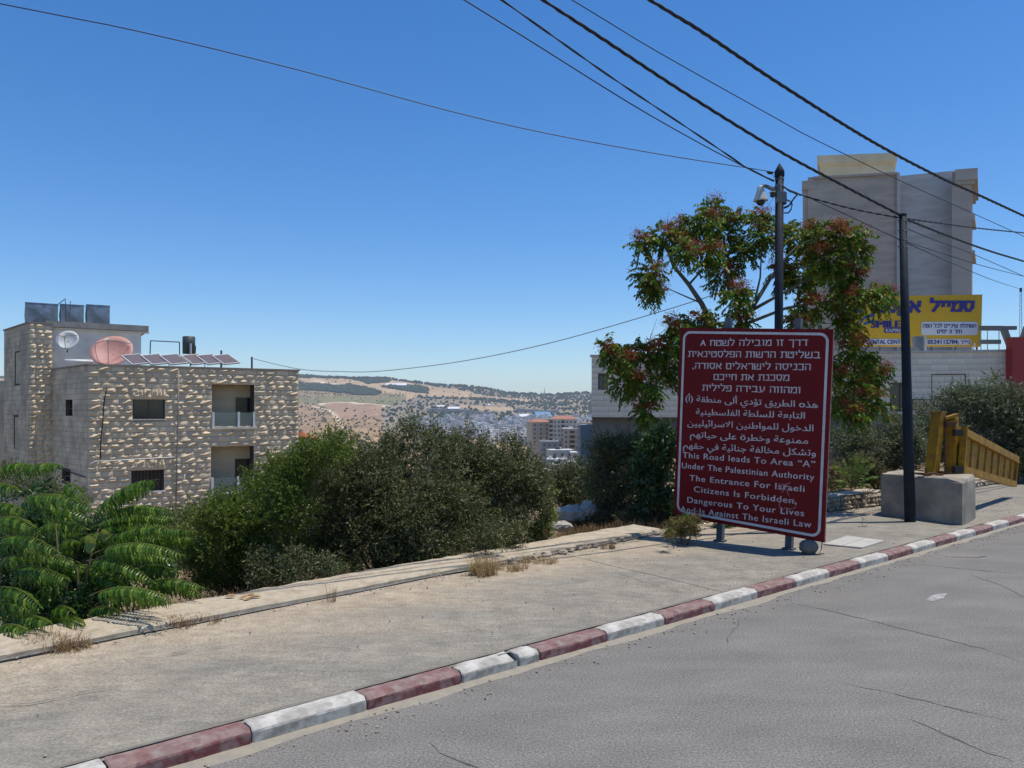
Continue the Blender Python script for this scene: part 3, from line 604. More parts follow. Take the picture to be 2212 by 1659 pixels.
FR = [(-60, 185, 245, 115, 9.2), (90, 215, 470, 112, 9.0), (150, 375, 725, 460, 8.6), (-120, 300, 130, 300, 8.3), (370, 375, 530, 340, 9.6), (505, 240, 680, 430, 9.3), (725, 480, 1195, 225, 9.0), (740, 520, 1340, 470, 9.4), (700, 600, 1300, 535, 9.7),
      (820, 710, 1305, 605, 9.1), (950, 770, 1485, 620, 9.5), (730, 790, 1390, 800, 8.5), (1040, 915, 1400, 955, 9.6), (670, 850, 1180, 1010, 8.8), (1100, 1040, 1560, 1055, 9.3), (690, 1120, 1310, 1140, 8.3), (-20, 530, 285, 610, 8.6), (285, 610, 665, 600, 9.3),
      (-20, 680, 445, 780, 8.4), (-60, 870, 610, 890, 8.9), (-20, 1060, 310, 1200, 8.1), (60, 930, 515, 990, 8.5), (-60, 1190, 285, 1240, 8.2), (90, 1325, 390, 1330, 8.0), (-60, 1400, 210, 1385, 7.9), (400, 1240, 560, 1240, 8.3), (640, 1265, 910, 1235, 8.6), (470, 1290, 630, 1335, 8.2),
      (300, 1010, 520, 980, 8.8), (600, 700, 900, 660, 9.8), (420, 780, 600, 700, 9.6), (330, 480, 560, 540, 9.9), (-80, 430, 200, 480, 9.4), (520, 1000, 300, 1090, 8.6), (560, 900, 820, 960, 9.2), (700, 960, 1000, 1080, 8.9), (620, 870, 200, 800, 9.0)]
FR += [(a + random.uniform(-50, 50), b + random.uniform(25, 75), c + random.uniform(-70, 40), d + random.uniform(25, 80), dep + random.uniform(.15, .5)) for (a, b, c, d, dep) in FR if b > 350]
for (a, b, c, d, dep) in FR:
    p0, p1 = zf(a, b, dep + .25), zf(c, d, dep - .15); L = (p1 - p0).length
    frond(p0, p1, .10 * L, max(6, int(L / .047)), .18 if L > .4 else .14, .042, plant, M_SUM)
mb = MB(); base = P(165, 1352, 8.95)
for u, v, d in [(600, 900, 9.1), (430, 560, 9.2), (760, 600, 9.3), (300, 860, 8.8), (150, 1250, 8.4), (720, 1120, 8.6), (60, 560, 8.9)]:
    t = zf(u, v, d); mb.tube([base, base.lerp(t, .5) + Vector((random.uniform(-.08, .08), 0, .06)), t], [.022, .015, .007], 6)
mb.build('stem', M('green_brown_stem', (.05, .045, .02), (.08, .07, .03), scale=8), plant, True)
for (u, v, r, d) in [(690, 720, .10, 8.4), (805, 650, .07, 8.5)]:     # two broad young leaves at the centre
    c = zf(u, v, d); V = [c + Vector((0, 0, -r * 1.1))] + [c + Vector((r * .62 * math.sin(a), -.02 * math.cos(2 * a), -r * 1.0 * math.cos(a))) for a in [k * math.pi / 6 + .5 for k in range(11)]] + [c + Vector((0, .04, 0))]
    mesh('broad_leaf', V, [(12 - 0, i, i % 11 + 1) if False else (12, i, i + 1) for i in range(1, 11)] + [(12, 0, 1), (12, 11, 0)], M_YEL, plant)
sap = thing('tree_of_heaven', 'small fern-leaved sapling behind the low rubble wall, right of the red sign', 'young tree', P(1835, 1062, 20.3))
for (x0, y0, x1, y1) in [(1840, 1050, 1800, 1005), (1842, 1050, 1862, 985), (1838, 1050, 1822, 990), (1845, 1052, 1890, 1000), (1845, 1055, 1900, 1030), (1838, 1055, 1798, 1040), (1842, 1050, 1880, 985), (1845, 1058, 1882, 1052), (1835, 1058, 1805, 1056), (1840, 1050, 1845, 980)]:
    frond(P(x0, y0, 20.4), P(x1, y1, 20.4 + random.uniform(-.6, .4)), .12, 12, .15, .045, sap, M_GRN if x1 % 4 else M_SUM, hang=.35)
# small-leaved growth between the fronds
bush('shrub', 'grey-green bush behind the fern-leaved plant, in front of the stone house', 'bush', [(95, 1065, 30), (130, 1075, 30), (160, 1085, 26), (60, 1045, 26), (20, 1030, 22)], 13.5, 8, 900, 9, .2, .05, .016, M_OLV)
bush('shrub', 'dark leafy growth deep behind the fern-leaved plant', 'bush', [(40, 1120, 60), (110, 1160, 60), (190, 1180, 60), (260, 1210, 50), (330, 1230, 36), (60, 1210, 60), (150, 1250, 60), (230, 1270, 44), (20, 1290, 50), (100, 1300, 50)], 10.6, 8, 1500, 9, .2, .10, .032, M_DRK, trunk=False)  # dark leaf mass added to stand in for deep shade behind the fronds
bush('shrub', 'low green weeds under the fern-leaved plant', 'bush', [(60, 1330, 36), (120, 1320, 34), (20, 1360, 34), (180, 1300, 30), (220, 1318, 20), (250, 1290, 20), (70, 1270, 40)], 9.3, 6, 420, 8, .12, .09, .03, M_DRK, trunk=False)
# ------------------------------------------------------------------ tree of heaven with red seed clusters behind the sign
TD = 18.3
tree = thing('tree_of_heaven', 'tree of heaven with rusty red seed clusters behind the red sign and camera pole', 'tree', P(1560, 1130, TD))
CL = [(1540, 448, 28), (1525, 478, 30), (1562, 502, 40), (1490, 500, 42), (1432, 512, 38), (1388, 522, 24), (1402, 588, 34), (1412, 625, 22), (1640, 472, 26), (1650, 510, 34), (1602, 540, 34), (1700, 505, 40), (1760, 515, 50), (1822, 502, 40), (1855, 512, 20), (1790, 562, 50), (1738, 585, 48), (1690, 590, 36), (1830, 592, 42), (1872, 640, 38), (1912, 636, 22), (1560, 590, 40), (1592, 640, 36), (1530, 550, 40), (1505, 692, 34), (1462, 702, 30), (1450, 742, 38), (1392, 762, 44), (1340, 772, 38), (1312, 750, 16), (1352, 822, 40), (1402, 832, 36), (1392, 885, 24), (1442, 792, 42), (1600, 690, 26), (1750, 662, 34), (1832, 702, 38), (1852, 762, 46), (1880, 802, 42), (1850, 832, 46), (1888, 862, 34), (1842, 885, 28), (1480, 545, 26), (1820, 650, 36), (1720, 690, 18), (1590, 470, 14), (1855, 545, 24), (1800, 800, 30), (1810, 860, 30), (1540, 705, 22)]
M_TREE = leafmat('tree_leaflet', [(.025, .08, .006), (.05, .14, .008), (.10, .21, .014), (.18, .22, .018), (.28, .16, .02), (.08, .20, .012), (.05, .15, .01)], .5, .42, .3)
M_SEED = leafmat('red_seed', [(.22, .030, .015), (.32, .055, .025), (.38, .11, .04), (.26, .06, .025)], .7, .25, .3)
fol = MB(); pA = []; dA = []; LA = []; WA = []; pS = []; dS = []
clw = []
for (X, Y, r) in CL:
    dd = TD + random.uniform(-.9, .9); c = np.array(P(X, Y, dd)); rr_ = .92 * r / FPX * dd; clw.append((c, rr_))
    for _ in range(int(14 + 185 * rr_ ** 1.6)):
        u = unit(RNG.standard_normal(3)); o = c + u * rr_ * RNG.random() ** .5 * .62; d = unit(u + np.array([0, 0, -.15]) + .5 * RNG.standard_normal(3)); FL = RNG.uniform(.24, .38)
        npair = 8
        sd = unit(np.cross(d, [0, 0, 1.0]))
        for i in range(npair):
            t = (i + 1) / npair; q = o + d * FL * t + np.array([0, 0, -.10 * t * t])
            for sg in (1, -1):
                pA.append(q); dA.append(unit(sd * sg * .8 + d * .35 + np.array([0, 0, -.75]) + .18 * RNG.standard_normal(3))); LA.append(.125 * RNG.uniform(.75, 1.15)); WA.append(.05)
    # seed bunches on the sunny top side
    for _ in range(RNG.integers(1, 4)):
        u = unit(np.array([RNG.uniform(-.8, .8), RNG.uniform(-1, .2), RNG.uniform(-.1, .9)])); sc_ = c + u * rr_ * .85
        for _ in range(220): pS.append(sc_ + RNG.standard_normal(3) * np.array([.11, .09, .07]) * 1.0); dS.append(unit(RNG.standard_normal(3)))
leafmesh('foliage', np.array(pA), np.array(dA), np.array(LA), np.array(WA), M_TREE, tree)
leafmesh('seed_cluster', np.array(pS), np.array(dS), .045, .018, M_SEED, tree)
mb = MB()
def limb(pts, r0, r1):
    q = [P(x, y, TD + dz) for x, y, dz in pts]; n = len(q); mb.tube(q, [.62 * lerp(r0, r1, i / (n - 1)) for i in range(n)], 7)
limb([(1580, 1150, .3), (1572, 950, .2), (1556, 780, 0), (1540, 705, 0), (1515, 655, 0), (1488, 615, .1), (1455, 575, .1), (1442, 540, 0), (1425, 512, 0), (1398, 500, -.1)], .17, .015)
limb([(1515, 655, 0), (1480, 640, -.1), (1440, 622, -.2), (1405, 600, -.2)], .035, .01)
limb([(1488, 615, .1), (1510, 590, .1), (1530, 555, 0), (1540, 500, 0), (1545, 455, 0)], .05, .01)
limb([(1456, 575, .1), (1462, 545, .1), (1480, 510, .2)], .035, .01)
limb([(1575, 960, .2), (1585, 800, .2), (1602, 715, .2), (1628, 660, .1), (1665, 600, .1), (1700, 555, 0), (1735, 520, 0), (1790, 500, 0), (1830, 488, -.1)], .13, .012)
limb([(1628, 660, .1), (1642, 600, .2), (1645, 540, .2), (1642, 480, .1)], .05, .008)
limb([(1602, 715, .2), (1590, 640, .3), (1570, 590, .2), (1560, 520, .2)], .06, .01)
limb([(1628, 668, .1), (1700, 628, -.1), (1770, 590, -.2), (1830, 570, -.2)], .07, .012)
limb([(1610, 700, .2), (1700, 665, .3), (1790, 650, .3), (1860, 640, .2), (1915, 632, .1)], .07, .01)
limb([(1570, 900, .2), (1520, 790, -.2), (1470, 750, -.3), (1400, 742, -.4), (1330, 765, -.4)], .08, .012)
limb([(1470, 752, -.3), (1420, 790, -.4), (1385, 850, -.4), (1392, 905, -.4)], .04, .01)
limb([(1580, 880, .2), (1680, 800, .4), (1790, 770, .3), (1860, 800, .2), (1880, 850, .2)], .08, .01)
for c, r in clw:
    for _ in range(3):
        e = Vector(c) + Vector(RNG.standard_normal(3)) * r * .8; mb.tube([Vector(c) + Vector(RNG.standard_normal(3)) * r * .3, e], [.012, .004], 4)
mb.build('trunk', m_bark2, tree, True)

# ------------------------------------------------------------------ lettering
AR = {'ا': (0xFE8D, 0xFE8E, 0, 0), 'أ': (0xFE83, 0xFE84, 0, 0), 'ؤ': (0xFE85, 0xFE86, 0, 0), 'ة': (0xFE93, 0xFE94, 0, 0), 'د': (0xFEA9, 0xFEAA, 0, 0), 'ذ': (0xFEAB, 0xFEAC, 0, 0), 'ر': (0xFEAD, 0xFEAE, 0, 0), 'و': (0xFEED, 0xFEEE, 0, 0), 'ى': (0xFEEF, 0xFEF0, 0, 0), 'ﻻ': (0xFEFB, 0xFEFC, 0, 0)}
for ch, b_ in zip('ئبتجحخسشطعفقكلمنهي', (0xFE89, 0xFE8F, 0xFE95, 0xFE9D, 0xFEA1, 0xFEA5, 0xFEB1, 0xFEB5, 0xFEC1, 0xFEC9, 0xFED1, 0xFED5, 0xFED9, 0xFEDD, 0xFEE1, 0xFEE5, 0xFEE9, 0xFEF1)): AR[ch] = (b_, b_ + 1, b_ + 2, b_ + 3)
def arab(s):
    s = s.replace('لا', 'ﻻ'); out = []
    for i, c in enumerate(s):
        if c not in AR: out.append({'(': ')', ')': '('}.get(c, c)); continue
        pj = i > 0 and s[i - 1] in AR and AR[s[i - 1]][2]; nj = AR[c][2] and i + 1 < len(s) and s[i + 1] in AR
        out.append('o' if c == 'ه' and not pj and not nj else 'ö' if c == 'ة' and not pj else chr(AR[c][3 if pj and nj else 1 if pj else 2 if nj else 0]))
    return ''.join(reversed(out))
def text_geo(t, bold=.02, spacing=1.0):
    cu = bpy.data.curves.new('t', 'FONT'); cu.body = t; cu.size = 1; cu.resolution_u = 5; cu.space_character = spacing
    o = bpy.data.objects.new('t', cu); COL.objects.link(o); dg = bpy.context.evaluated_depsgraph_get(); me = bpy.data.meshes.new_from_object(o.evaluated_get(dg))
    V = np.array([v.co[:] for v in me.vertices]); F = [tuple(p.vertices) for p in me.polygons]
    par = list(range(len(V)))
    def fd(a):
        while par[a] != a: par[a] = par[par[a]]; a = par[a]
        return a
    for f in F:
        for a in f[1:]: par[fd(a)] = fd(f[0])
    ids = {}; lvl = np.array([ids.setdefault(fd(i), len(ids)) % 3 for i in range(len(V))])
    bpy.data.objects.remove(o); bpy.data.curves.remove(cu); bpy.data.meshes.remove(me)
    x0, x1 = V[:, 0].min(), V[:, 0].max(); VV = []; FF = []
    for k, dx in enumerate((-bold, 0, bold) if bold else (0,)):
        W_ = V.copy(); W_[:, 0] += dx; W_[:, 2] = lvl + 3 * k; FF += [tuple(i + len(VV) for i in f) for f in F]; VV += W_.tolist()
    VV = np.array(VV); VV[:, 0] = (VV[:, 0] - x0) / (x1 - x0); return VV, FF          # x 0..1, y in em (cap height .7), z = layer number
def put_text(name, t, fn, mat, root, bold=.02, cap=.7, y0=0., spacing=1.0):
    """fn(u, v, layer) -> world; u along the line 0..1, v in cap heights above the baseline"""
    V, F = text_geo(t, bold, spacing); return mesh(name, [fn(x, (y - y0) / cap, z) for x, y, z in V], F, mat, root)

# square Hebrew letters as strokes (x, y in cap heights); width, list of polylines
HB = {'א': (.70, [[(0, 1), (.70, 0)], [(.68, 1), (.66, .62), (.42, .42)], [(.04, 0), (.06, .42), (.26, .64)]]), 'ב': (.72, [[(.04, 1), (.56, 1), (.56, 0)], [(0, 0), (.72, 0)]]), 'ד': (.68, [[(0, 1), (.68, 1)], [(.54, 1), (.54, 0)]]),
      'ה': (.62, [[(0, 1), (.62, 1), (.62, 0)], [(.06, 0), (.06, .58)]]), 'ו': (.2, [[(0, 1), (.16, 1), (.16, 0)]]), 'ז': (.34, [[(0, 1), (.34, 1)], [(.17, 1), (.17, 0)]]), 'ח': (.62, [[(.04, 0), (.04, 1)], [(0, 1), (.62, 1), (.62, 0)]]),
      'ט': (.64, [[(.14, 1), (0, 1), (0, 0), (.64, 0), (.64, 1), (.36, 1), (.36, .72)]]), 'י': (.2, [[(0, 1), (.16, 1), (.16, .55)]]), 'כ': (.56, [[(0, 1), (.56, 1), (.56, 0), (0, 0)]]), 'ך': (.54, [[(0, 1), (.54, 1), (.54, -.34)]]),
      'ל': (.54, [[(0, 1.34), (0, 1), (.54, 1), (.52, .6), (.24, 0)]]), 'ם': (.62, [[(0, 1), (.62, 1), (.62, 0), (.04, 0), (.04, 1)]]), 'מ': (.68, [[(0, 1), (.14, .72), (.02, 0)], [(.14, .72), (.34, 1), (.68, 1), (.68, 0), (.34, 0)]]),
      'נ': (.38, [[(.08, 1), (.38, 1), (.38, 0), (0, 0)]]), 'ס': (.66, [[(0, 1), (.66, 1), (.66, .36), (.46, 0), (.24, 0), (.06, .36), (.06, 1)]]), 'ע': (.62, [[(.62, 1), (.62, .45), (.36, .04), (0, -.06)], [(.06, 1), (.20, .12)]]),
      'פ': (.62, [[(.26, .5), (.03, .5), (.03, 1), (.62, 1), (.62, 0), (0, 0)]]), 'ק': (.62, [[(0, 1), (.62, 1), (.62, .5), (.36, .1)], [(.05, .58), (.05, -.34)]]), 'ר': (.56, [[(0, 1), (.56, 1), (.56, 0)]]),
      'ש': (.80, [[(0, 1), (0, 0), (.80, 0), (.80, 1)], [(.40, 1), (.40, .5), (.03, .3)]]), 'ת': (.68, [[(0, 1), (.68, 1), (.68, 0)], [(.14, 1), (.14, 0), (-.04, 0)]]), 'A': (.66, [[(0, 0), (.33, 1), (.66, 0)], [(.12, .36), (.54, .36)]]), '3': (.5, [[(0, 1), (.5, 1), (.5, 0), (0, 0)], [(.12, .52), (.5, .52)]]), ',': (.06, [[(.06, .08), (-.02, -.16)]])}
def heb_geo(text, th=.155, gap=.27, space=.52):
    V = []; F = []; x = 0; k = 0
    for c in reversed(text):
        if c == ' ': x += space; continue
        w_, st = HB[c]
        for pl in st:
            for (x0, y0), (x1, y1) in zip(pl[:-1], pl[1:]):
                d = np.array((x1 - x0, y1 - y0), float); d /= np.linalg.norm(d) + 1e-9; n_ = np.array((-d[1], d[0])) * th / 2; e = d * th / 2 * .98; a = np.array((x + x0, y0)) - e; b = np.array((x + x1, y1)) + e; q = len(V)
                V += [(*(a - n_), k % 7), (*(b - n_), k % 7), (*(b + n_), k % 7), (*(a + n_), k % 7)]; F.append((q, q + 1, q + 2, q + 3)); k += 1
        x += w_ + gap
    V = np.array(V); a, b = V[:, 0].min(), V[:, 0].max(); V[:, 0] = (V[:, 0] - a) / (b - a); V[:, 1] = V[:, 1] * (1 - th) + th / 2; return V, F
def put_heb(text, fn, mat, root, th=.155, gap=.27): V, F = heb_geo(text, th, gap); return mesh('lettering', [fn(x, y, z) for x, y, z in V], F, mat, root)
# ------------------------------------------------------------------ the red warning sign
TLs, TRs, BRs, BLs = P(1470, 708, 14.4), P(1800, 711, 12.6), P(1780, 1172, 12.6), P(1455, 1112, 14.4)
SU = TRs - TLs; SV = BLs - TLs; SNn = SU.cross(SV).normalized(); SNn = -SNn if SNn.y > 0 else SNn      # towards the viewer
def S(u, v, off=0.): return TLs + SU * u + lerp(SV, BRs - TRs, u) * v + SNn * off
def pix_uv(X, Y):
    r = Vector(((X - CX) / FPX, 1, -(Y - HY) / FPX)); o = Vector((0, 0, H)); t = (TLs - o).dot(SNn) / r.dot(SNn); q = o + r * t - TLs
    a = SU.dot(SU); b = SU.dot(SV); c = SV.dot(SV); d = q.dot(SU); e = q.dot(SV); D = a * c - b * b; return (d * c - e * b) / D, (e * a - d * b) / D
sign = thing('warning_sign', 'big red trilingual warning sign with a white rounded border on two posts', 'sign', ((BLs.x + BRs.x) / 2, (BLs.y + BRs.y) / 2, PZ))
m_red = M('sign_red_paint', (.155, .002, .004), (.13, .002, .004), scale=3, rough=.5, bump=0, c3=(.15, .012, .025), scale3=5, amt3=.12, spec=.18)
m_sw = M('sign_white_letters', (.62, .60, .60), (.50, .47, .48), scale=14, rough=.5, c3=(.45, .30, .32), scale3=4, amt3=.4)
m_galv = M('dull_galvanised_steel', (.10, .125, .15), (.07, .085, .10), scale=9, rough=.65, metal=.2)
mb = MB(); q = [S(0, 0, 0), S(1, 0, 0), S(1, 1, 0), S(0, 1, 0)]; q2 = [S(0, 0, -.03), S(1, 0, -.03), S(1, 1, -.03), S(0, 1, -.03)]
mb.add(q + q2, [(0, 1, 2, 3), (7, 6, 5, 4), (0, 4, 5, 1), (1, 5, 6, 2), (2, 6, 7, 3), (3, 7, 4, 0)]); mb.build('panel', m_red, sign)
mb = MB()      # folded edge frame behind
for a, b in (((0, 0), (1, 0)), ((1, 0), (1, 1)), ((1, 1), (0, 1)), ((0, 1), (0, 0))):
    A, B = S(*a, -.055), S(*b, -.055); t = (B - A).normalized(); n_ = t.cross(SNn); mb.box((A + B) / 2 - n_ * .0 + (S(.5, .5, -.055) - (A + B) / 2).normalized() * .03, (B - A) / 2, n_ * .025, SNn * .024)
mb.build('edge_frame', M('sign_back_metal', (.16, .03, .03), (.24, .2, .19), scale=6, metal=.2), sign)
def rrect(ins, rad, n=7):
    Wm, Hm = SU.length, SV.length; out = []
    for cx, cy, a0 in ((1 - (ins + rad) / Wm, (ins + rad) / Hm, -90), (1 - (ins + rad) / Wm, 1 - (ins + rad) / Hm, 0), ((ins + rad) / Wm, 1 - (ins + rad) / Hm, 90), ((ins + rad) / Wm, (ins + rad) / Hm, 180)):
        for i in range(n + 1): a = R(a0 + 90 * i / n); out.append((cx + rad * math.cos(a) / Wm, cy + rad * math.sin(a) / Hm))
    return out
A = rrect(.062, .15); B = rrect(.105, .108); n = len(A); V = [S(u, v, .004) for u, v in A] + [S(u, v, .004) for u, v in B]
mesh('border_line', V, [(i, (i + 1) % n, n + (i + 1) % n, n + i) for i in range(n)], m_sw, sign)
LINES = [("דרך זו מובילה לשטח A", 303, 1030, 213, 213, 42, 'h'), ("בשליטת הרשות הפלסטינאית", 220, 1115, 287, 297, 42, 'h'), ("הכניסה לישראלים אסורה,", 250, 1050, 367, 378, 42, 'h'),
         ("מסכנת את חייכם", 392, 905, 443, 450, 42, 'h'), ("ומהווה עבירה פלילית", 315, 980, 515, 535, 42, 'h'),
         (arab("هذه الطريق تؤدي ألى منطقة (أ)"), 205, 1100, 588, 636, 36, 'a'), (arab("التابعة للسلطة الفلسطينية"), 275, 1012, 678, 708, 36, 'a'), (arab("الدخول للمواطنين الاسرائيليين"), 218, 1070, 754, 793, 36, 'a'),
         (arab("ممنوعة وخطرة على حياتهم"), 235, 1035, 830, 878, 36, 'a'), (arab("وتشكل مخالفة جنائية في حقهم"), 188, 1088, 905, 960, 36, 'a'),
         ("This Road leads To Area “A”", 185, 1083, 968, 1035, 40, 'e'), ("Under The Palestinian Authority", 180, 1078, 1038, 1122, 40, 'e'), ("The Entrance For Israeli", 232, 1012, 1122, 1200, 40, 'e'),
         ("Citizens Is Forbidden,", 262, 960, 1198, 1282, 40, 'e'), ("Dangerous To Your Lives", 217, 1010, 1270, 1365, 40, 'e'), ("And Is Against The Israeli Law", 170, 1060, 1332, 1442, 40, 'e')]
def zs(u, v): return (1600 + u / 2.7645) * .8848, (760 + v / 2.7645) * .8848
def sign_line(t, xl, xr, yl, yr, cap, kind):
    ul, vl = pix_uv(*zs(xl, yl + cap / 2)); ur, vr = pix_uv(*zs(xr, yr + cap / 2)); um, vm = pix_uv(*zs((xl + xr) / 2, (yl + yr) / 2 - cap / 2)); hm = (vl + vr) / 2 - vm
    if kind == 'h': put_heb(t, lambda x, y, z: S(lerp(ul, ur, x), lerp(vl, vr, x) - hm * y, .003 + .0005 * z), m_sw, sign); return
    cp, bold = {'h': (.62, .018), 'a': (.62, .014), 'e': (.70, .016)}[kind]
    put_text('lettering', t, lambda x, y, z: S(lerp(ul, ur, x), lerp(vl, vr, x) - hm * y, .003 + .0006 * z), m_sw, sign, bold, cp, 0, 1.12 if kind == 'e' else 1.0)
for L_ in LINES: sign_line(*L_)
# rubbed grey-pink scrawl over the lower right of the sign
m_scr = M('faded_scrawl', (.36, .15, .18), (.28, .05, .07), scale=20, rough=.6)
rr = random.Random(4); mb = MB()
for (x0, y0, x1, y1) in [(835, 1165, 900, 1175), (850, 1180, 920, 1160), (860, 1230, 880, 1175), (905, 1245, 885, 1190), (850, 1270, 960, 1290), (940, 1260, 955, 1330), (840, 1290, 850, 1330), (850, 1335, 950, 1330), (920, 1180, 940, 1215), (895, 1220, 910, 1250), (880, 1180, 860, 1215)]:
    a, b = pix_uv(*zs(x0, y0)), pix_uv(*zs(x1, y1)); A, B = S(*a, .0075), S(*b, .0075); t = (B - A).normalized(); nn_ = t.cross(SNn); pts = [A.lerp(B, i / 6) + nn_ * rr.gauss(0, .008) for i in range(7)]; V = []
    for i, p in enumerate(pts): V += [p + nn_ * rr.uniform(.003, .011), p - nn_ * rr.uniform(.003, .011)]
    mb.add(V, [(2 * i, 2 * i + 1, 2 * i + 3, 2 * i + 2) for i in range(6)])
mb.build('scrawl', m_scr, sign)
for ub in (.32, .775):
    top = S(ub, -.055, -.14); bot = S(ub, 1.0, -.14); bot.z = PZ - .05; d = (top - S(ub, 1, -.14)).normalized(); bot = top - d * ((top.z - PZ + .05) / d.z)
    mb = MB(); mb.box((top + bot) / 2, (top - bot) / 2, SU.normalized() * .055, SNn * .055); p = mb.build('post', m_galv, sign)
    mb = MB(); mb.box(bot + Vector((0, 0, .065)), (.075, -.06, 0), (.05, .06, 0), (0, 0, .012)); ORG[p.name] = ORG[sign.name]; mb.build('base_plate', m_galv, p)
# lump of concrete by the sign's near corner
c = G(1752, 1198, PZ); V, F = blob((0, 0, 0), .155, .14, .135, 21, 12, 8, jit=.05); V = [(c.x + x, c.y + .10 + y, PZ + .11 + (min(z, .115) if z > 0 else max(z, -.11))) for x, y, z in V]
tag(mesh('concrete_lump', V, F, M('dark_concrete', (.16, .155, .14), (.10, .10, .095), scale=6, bump=.02, bscale=30)), 'dark rounded concrete lump on the pavement under the near corner of the red sign', 'concrete lump')
mb = MB(); c2 = c + Vector((.17, .05, 0)); mb.tube([c2 + Vector((-.02, .02, .3)), c2 + Vector((.03, 0, .2)), c2 + Vector((.02, 0, .08)), c2 + Vector((-.03, -.02, .02)), c2 + Vector((.05, -.05, .012))], .008, 5)
tag(mb.build('cable_end', M('black_rubber', (.02, .02, .022), rough=.5), None, True), 'short loose black cable hanging beside the concrete lump', 'cable')
mb = MB(); a = P(1870, 1070, 17.4); b = G(1866, 1138, PZ); mb.tube([a, a.lerp(b, .4) + Vector((.03, 0, 0)), a.lerp(b, .75) + Vector((-.03, 0, 0)), b + Vector((.06, 0, .12)), b + Vector((.05, -.02, .015)), b + Vector((-.15, -.05, .012))], .006, 5)
for k in range(3): mb.tube([a + Vector((-.06 + .05 * k, 0, .12)), a + Vector((-.06 + .05 * k, 0, -.06))], .006, 4)
mb.tube([a + Vector((-.07, 0, -.06)), a + Vector((.07, 0, -.06))], .01, 4)
tag(mb.build('bent_wire', M('rusty_wire', (.30, .22, .15), (.2, .12, .08), scale=20), None, True), 'thin bent wire standing on the pavement left of the concrete block', 'wire')

# ------------------------------------------------------------------ poles and cables
m_pole = M('blue_grey_pole_paint', (.018, .026, .04), (.013, .018, .028), scale=5, rough=.7, c3=(.03, .034, .04), scale3=3, amt3=.4, spec=.15)
m_blk = M('black_cable', (.012, .012, .016), rough=.55)
D1, D2 = 14.85, 16.35
p1t, p1b = P(1684, 352, D1), G(1680, 1156, PZ); p1b = Vector((P(1680, 1150, D1).x, D1, PZ - .05))
pole1 = thing('camera_pole', 'dark utility pole with a pointed cap and security cameras, behind the red sign', 'pole', (p1b.x, p1b.y, PZ))
def on(pb, pt, z): t = (z - pb.z) / (pt.z - pb.z); return pb.lerp(pt, t)
zt1 = p1t.z - .20
mb = MB(); mb.tube([on(p1b, p1t, z) for z in (PZ - .05, 2, 4, zt1)], [.088, .084, .08, .078], 16); mb.build('shaft', m_pole, pole1, True)
mb = MB(); a = on(p1b, p1t, zt1 - .06); mb.tube([a, a + Vector((0, 0, .10)), a + Vector((0, 0, .17)), a + Vector((0, 0, .26))], [.092, .092, .055, .006], 16); mb.build('cap', m_pole, pole1, True)
zof = lambda Y, d: H - (Y - HY) / FPX * d
for Y in (388, 403, 418): 
    a = on(p1b, p1t, zof(Y, D1)); mb = MB(); mb.tube([a - Vector((0, 0, .012)), a + Vector((0, 0, .012))], .087, 16); mb.build('band', m_galv, pole1, True)
m_hous = M('camera_housing', (.42, .44, .42), (.36, .38, .36), scale=6, rough=.4)
cam_ = thing('security_camera', 'pale dome security camera hanging on an arm at the top of the camera pole', 'security camera', on(p1b, p1t, zof(415, D1)))
hc = P(1643, 402, D1 - .1)
mb = MB(); mb.tube([hc, hc - Vector((0, 0, .02)), hc - Vector((0, 0, .10)), hc - Vector((-.0, 0, .27)), hc - Vector((0, 0, .285))], [.045, .06, .075, .135, .14], 16); mb.build('housing', m_hous, cam_, True)
mb = MB(); hb_ = hc - Vector((0, 0, .285)); mb.tube([hb_, hb_ - Vector((0, 0, .04)), hb_ - Vector((0, 0, .075)), hb_ - Vector((0, 0, .095))], [.088, .08, .052, .012], 14); mb.build('dome', M('smoked_dome', (.01, .01, .014), rough=.12), cam_, True)
mb = MB(); e = on(p1b, p1t, zof(412, D1)) + Vector((-.07, -.03, 0)); mb.tube([hc - Vector((0, 0, .02)), hc + Vector((.07, .02, .02)), e], [.03, .032, .05], 8); mb.box(e + Vector((.02, 0, -.02)), (.03, 0, 0), (0, .06, 0), (0, 0, .13)); mb.build('arm', m_galv, cam_)
cam2 = thing('security_camera', 'small white-hooded bullet camera just below the dome camera on the pole', 'security camera', on(p1b, p1t, zof(428, D1)))
e = on(p1b, p1t, zof(425, D1)) + Vector((-.17, -.12, 0)); mb = MB(); mb.tube([e + Vector((.03, .09, .02)), e, e + Vector((-.02, -.05, -.015))], [.045, .048, .05], 12); mb.build('body', M('dark_camera', (.03, .03, .035), rough=.4), cam2, True)
mb = MB(); mb.box(e + Vector((.0, .02, .058)), (.052, -.02, 0), (.03, .10, .012), (0, 0, .006)); mb.build('hood', M('white_plastic', (.75, .75, .72), rough=.4), cam2)
box = thing('junction_box', 'grey-green junction box strapped to the camera pole below the cameras', 'junction box', on(p1b, p1t, zof(440, D1)))
e = on(p1b, p1t, zof(429, D1)); mb = MB(); mb.box(e + Vector((-.01, -.10, 0)), (.085, 0, 0), (0, .04, 0), (0, 0, .10)); mb.build('case', M('box_grey_green', (.14, .17, .16), (.1, .12, .12), scale=8, rough=.5), box)
mb = MB(); mb.box(e + Vector((.105, 0, 0)), (.02, 0, 0), (0, .05, 0), (0, 0, .11)); mb.box(e + Vector((.15, 0, -.03)), (.05, 0, -.02), (0, .012, 0), (0, 0, .012)); mb.build('bracket', m_galv, box)

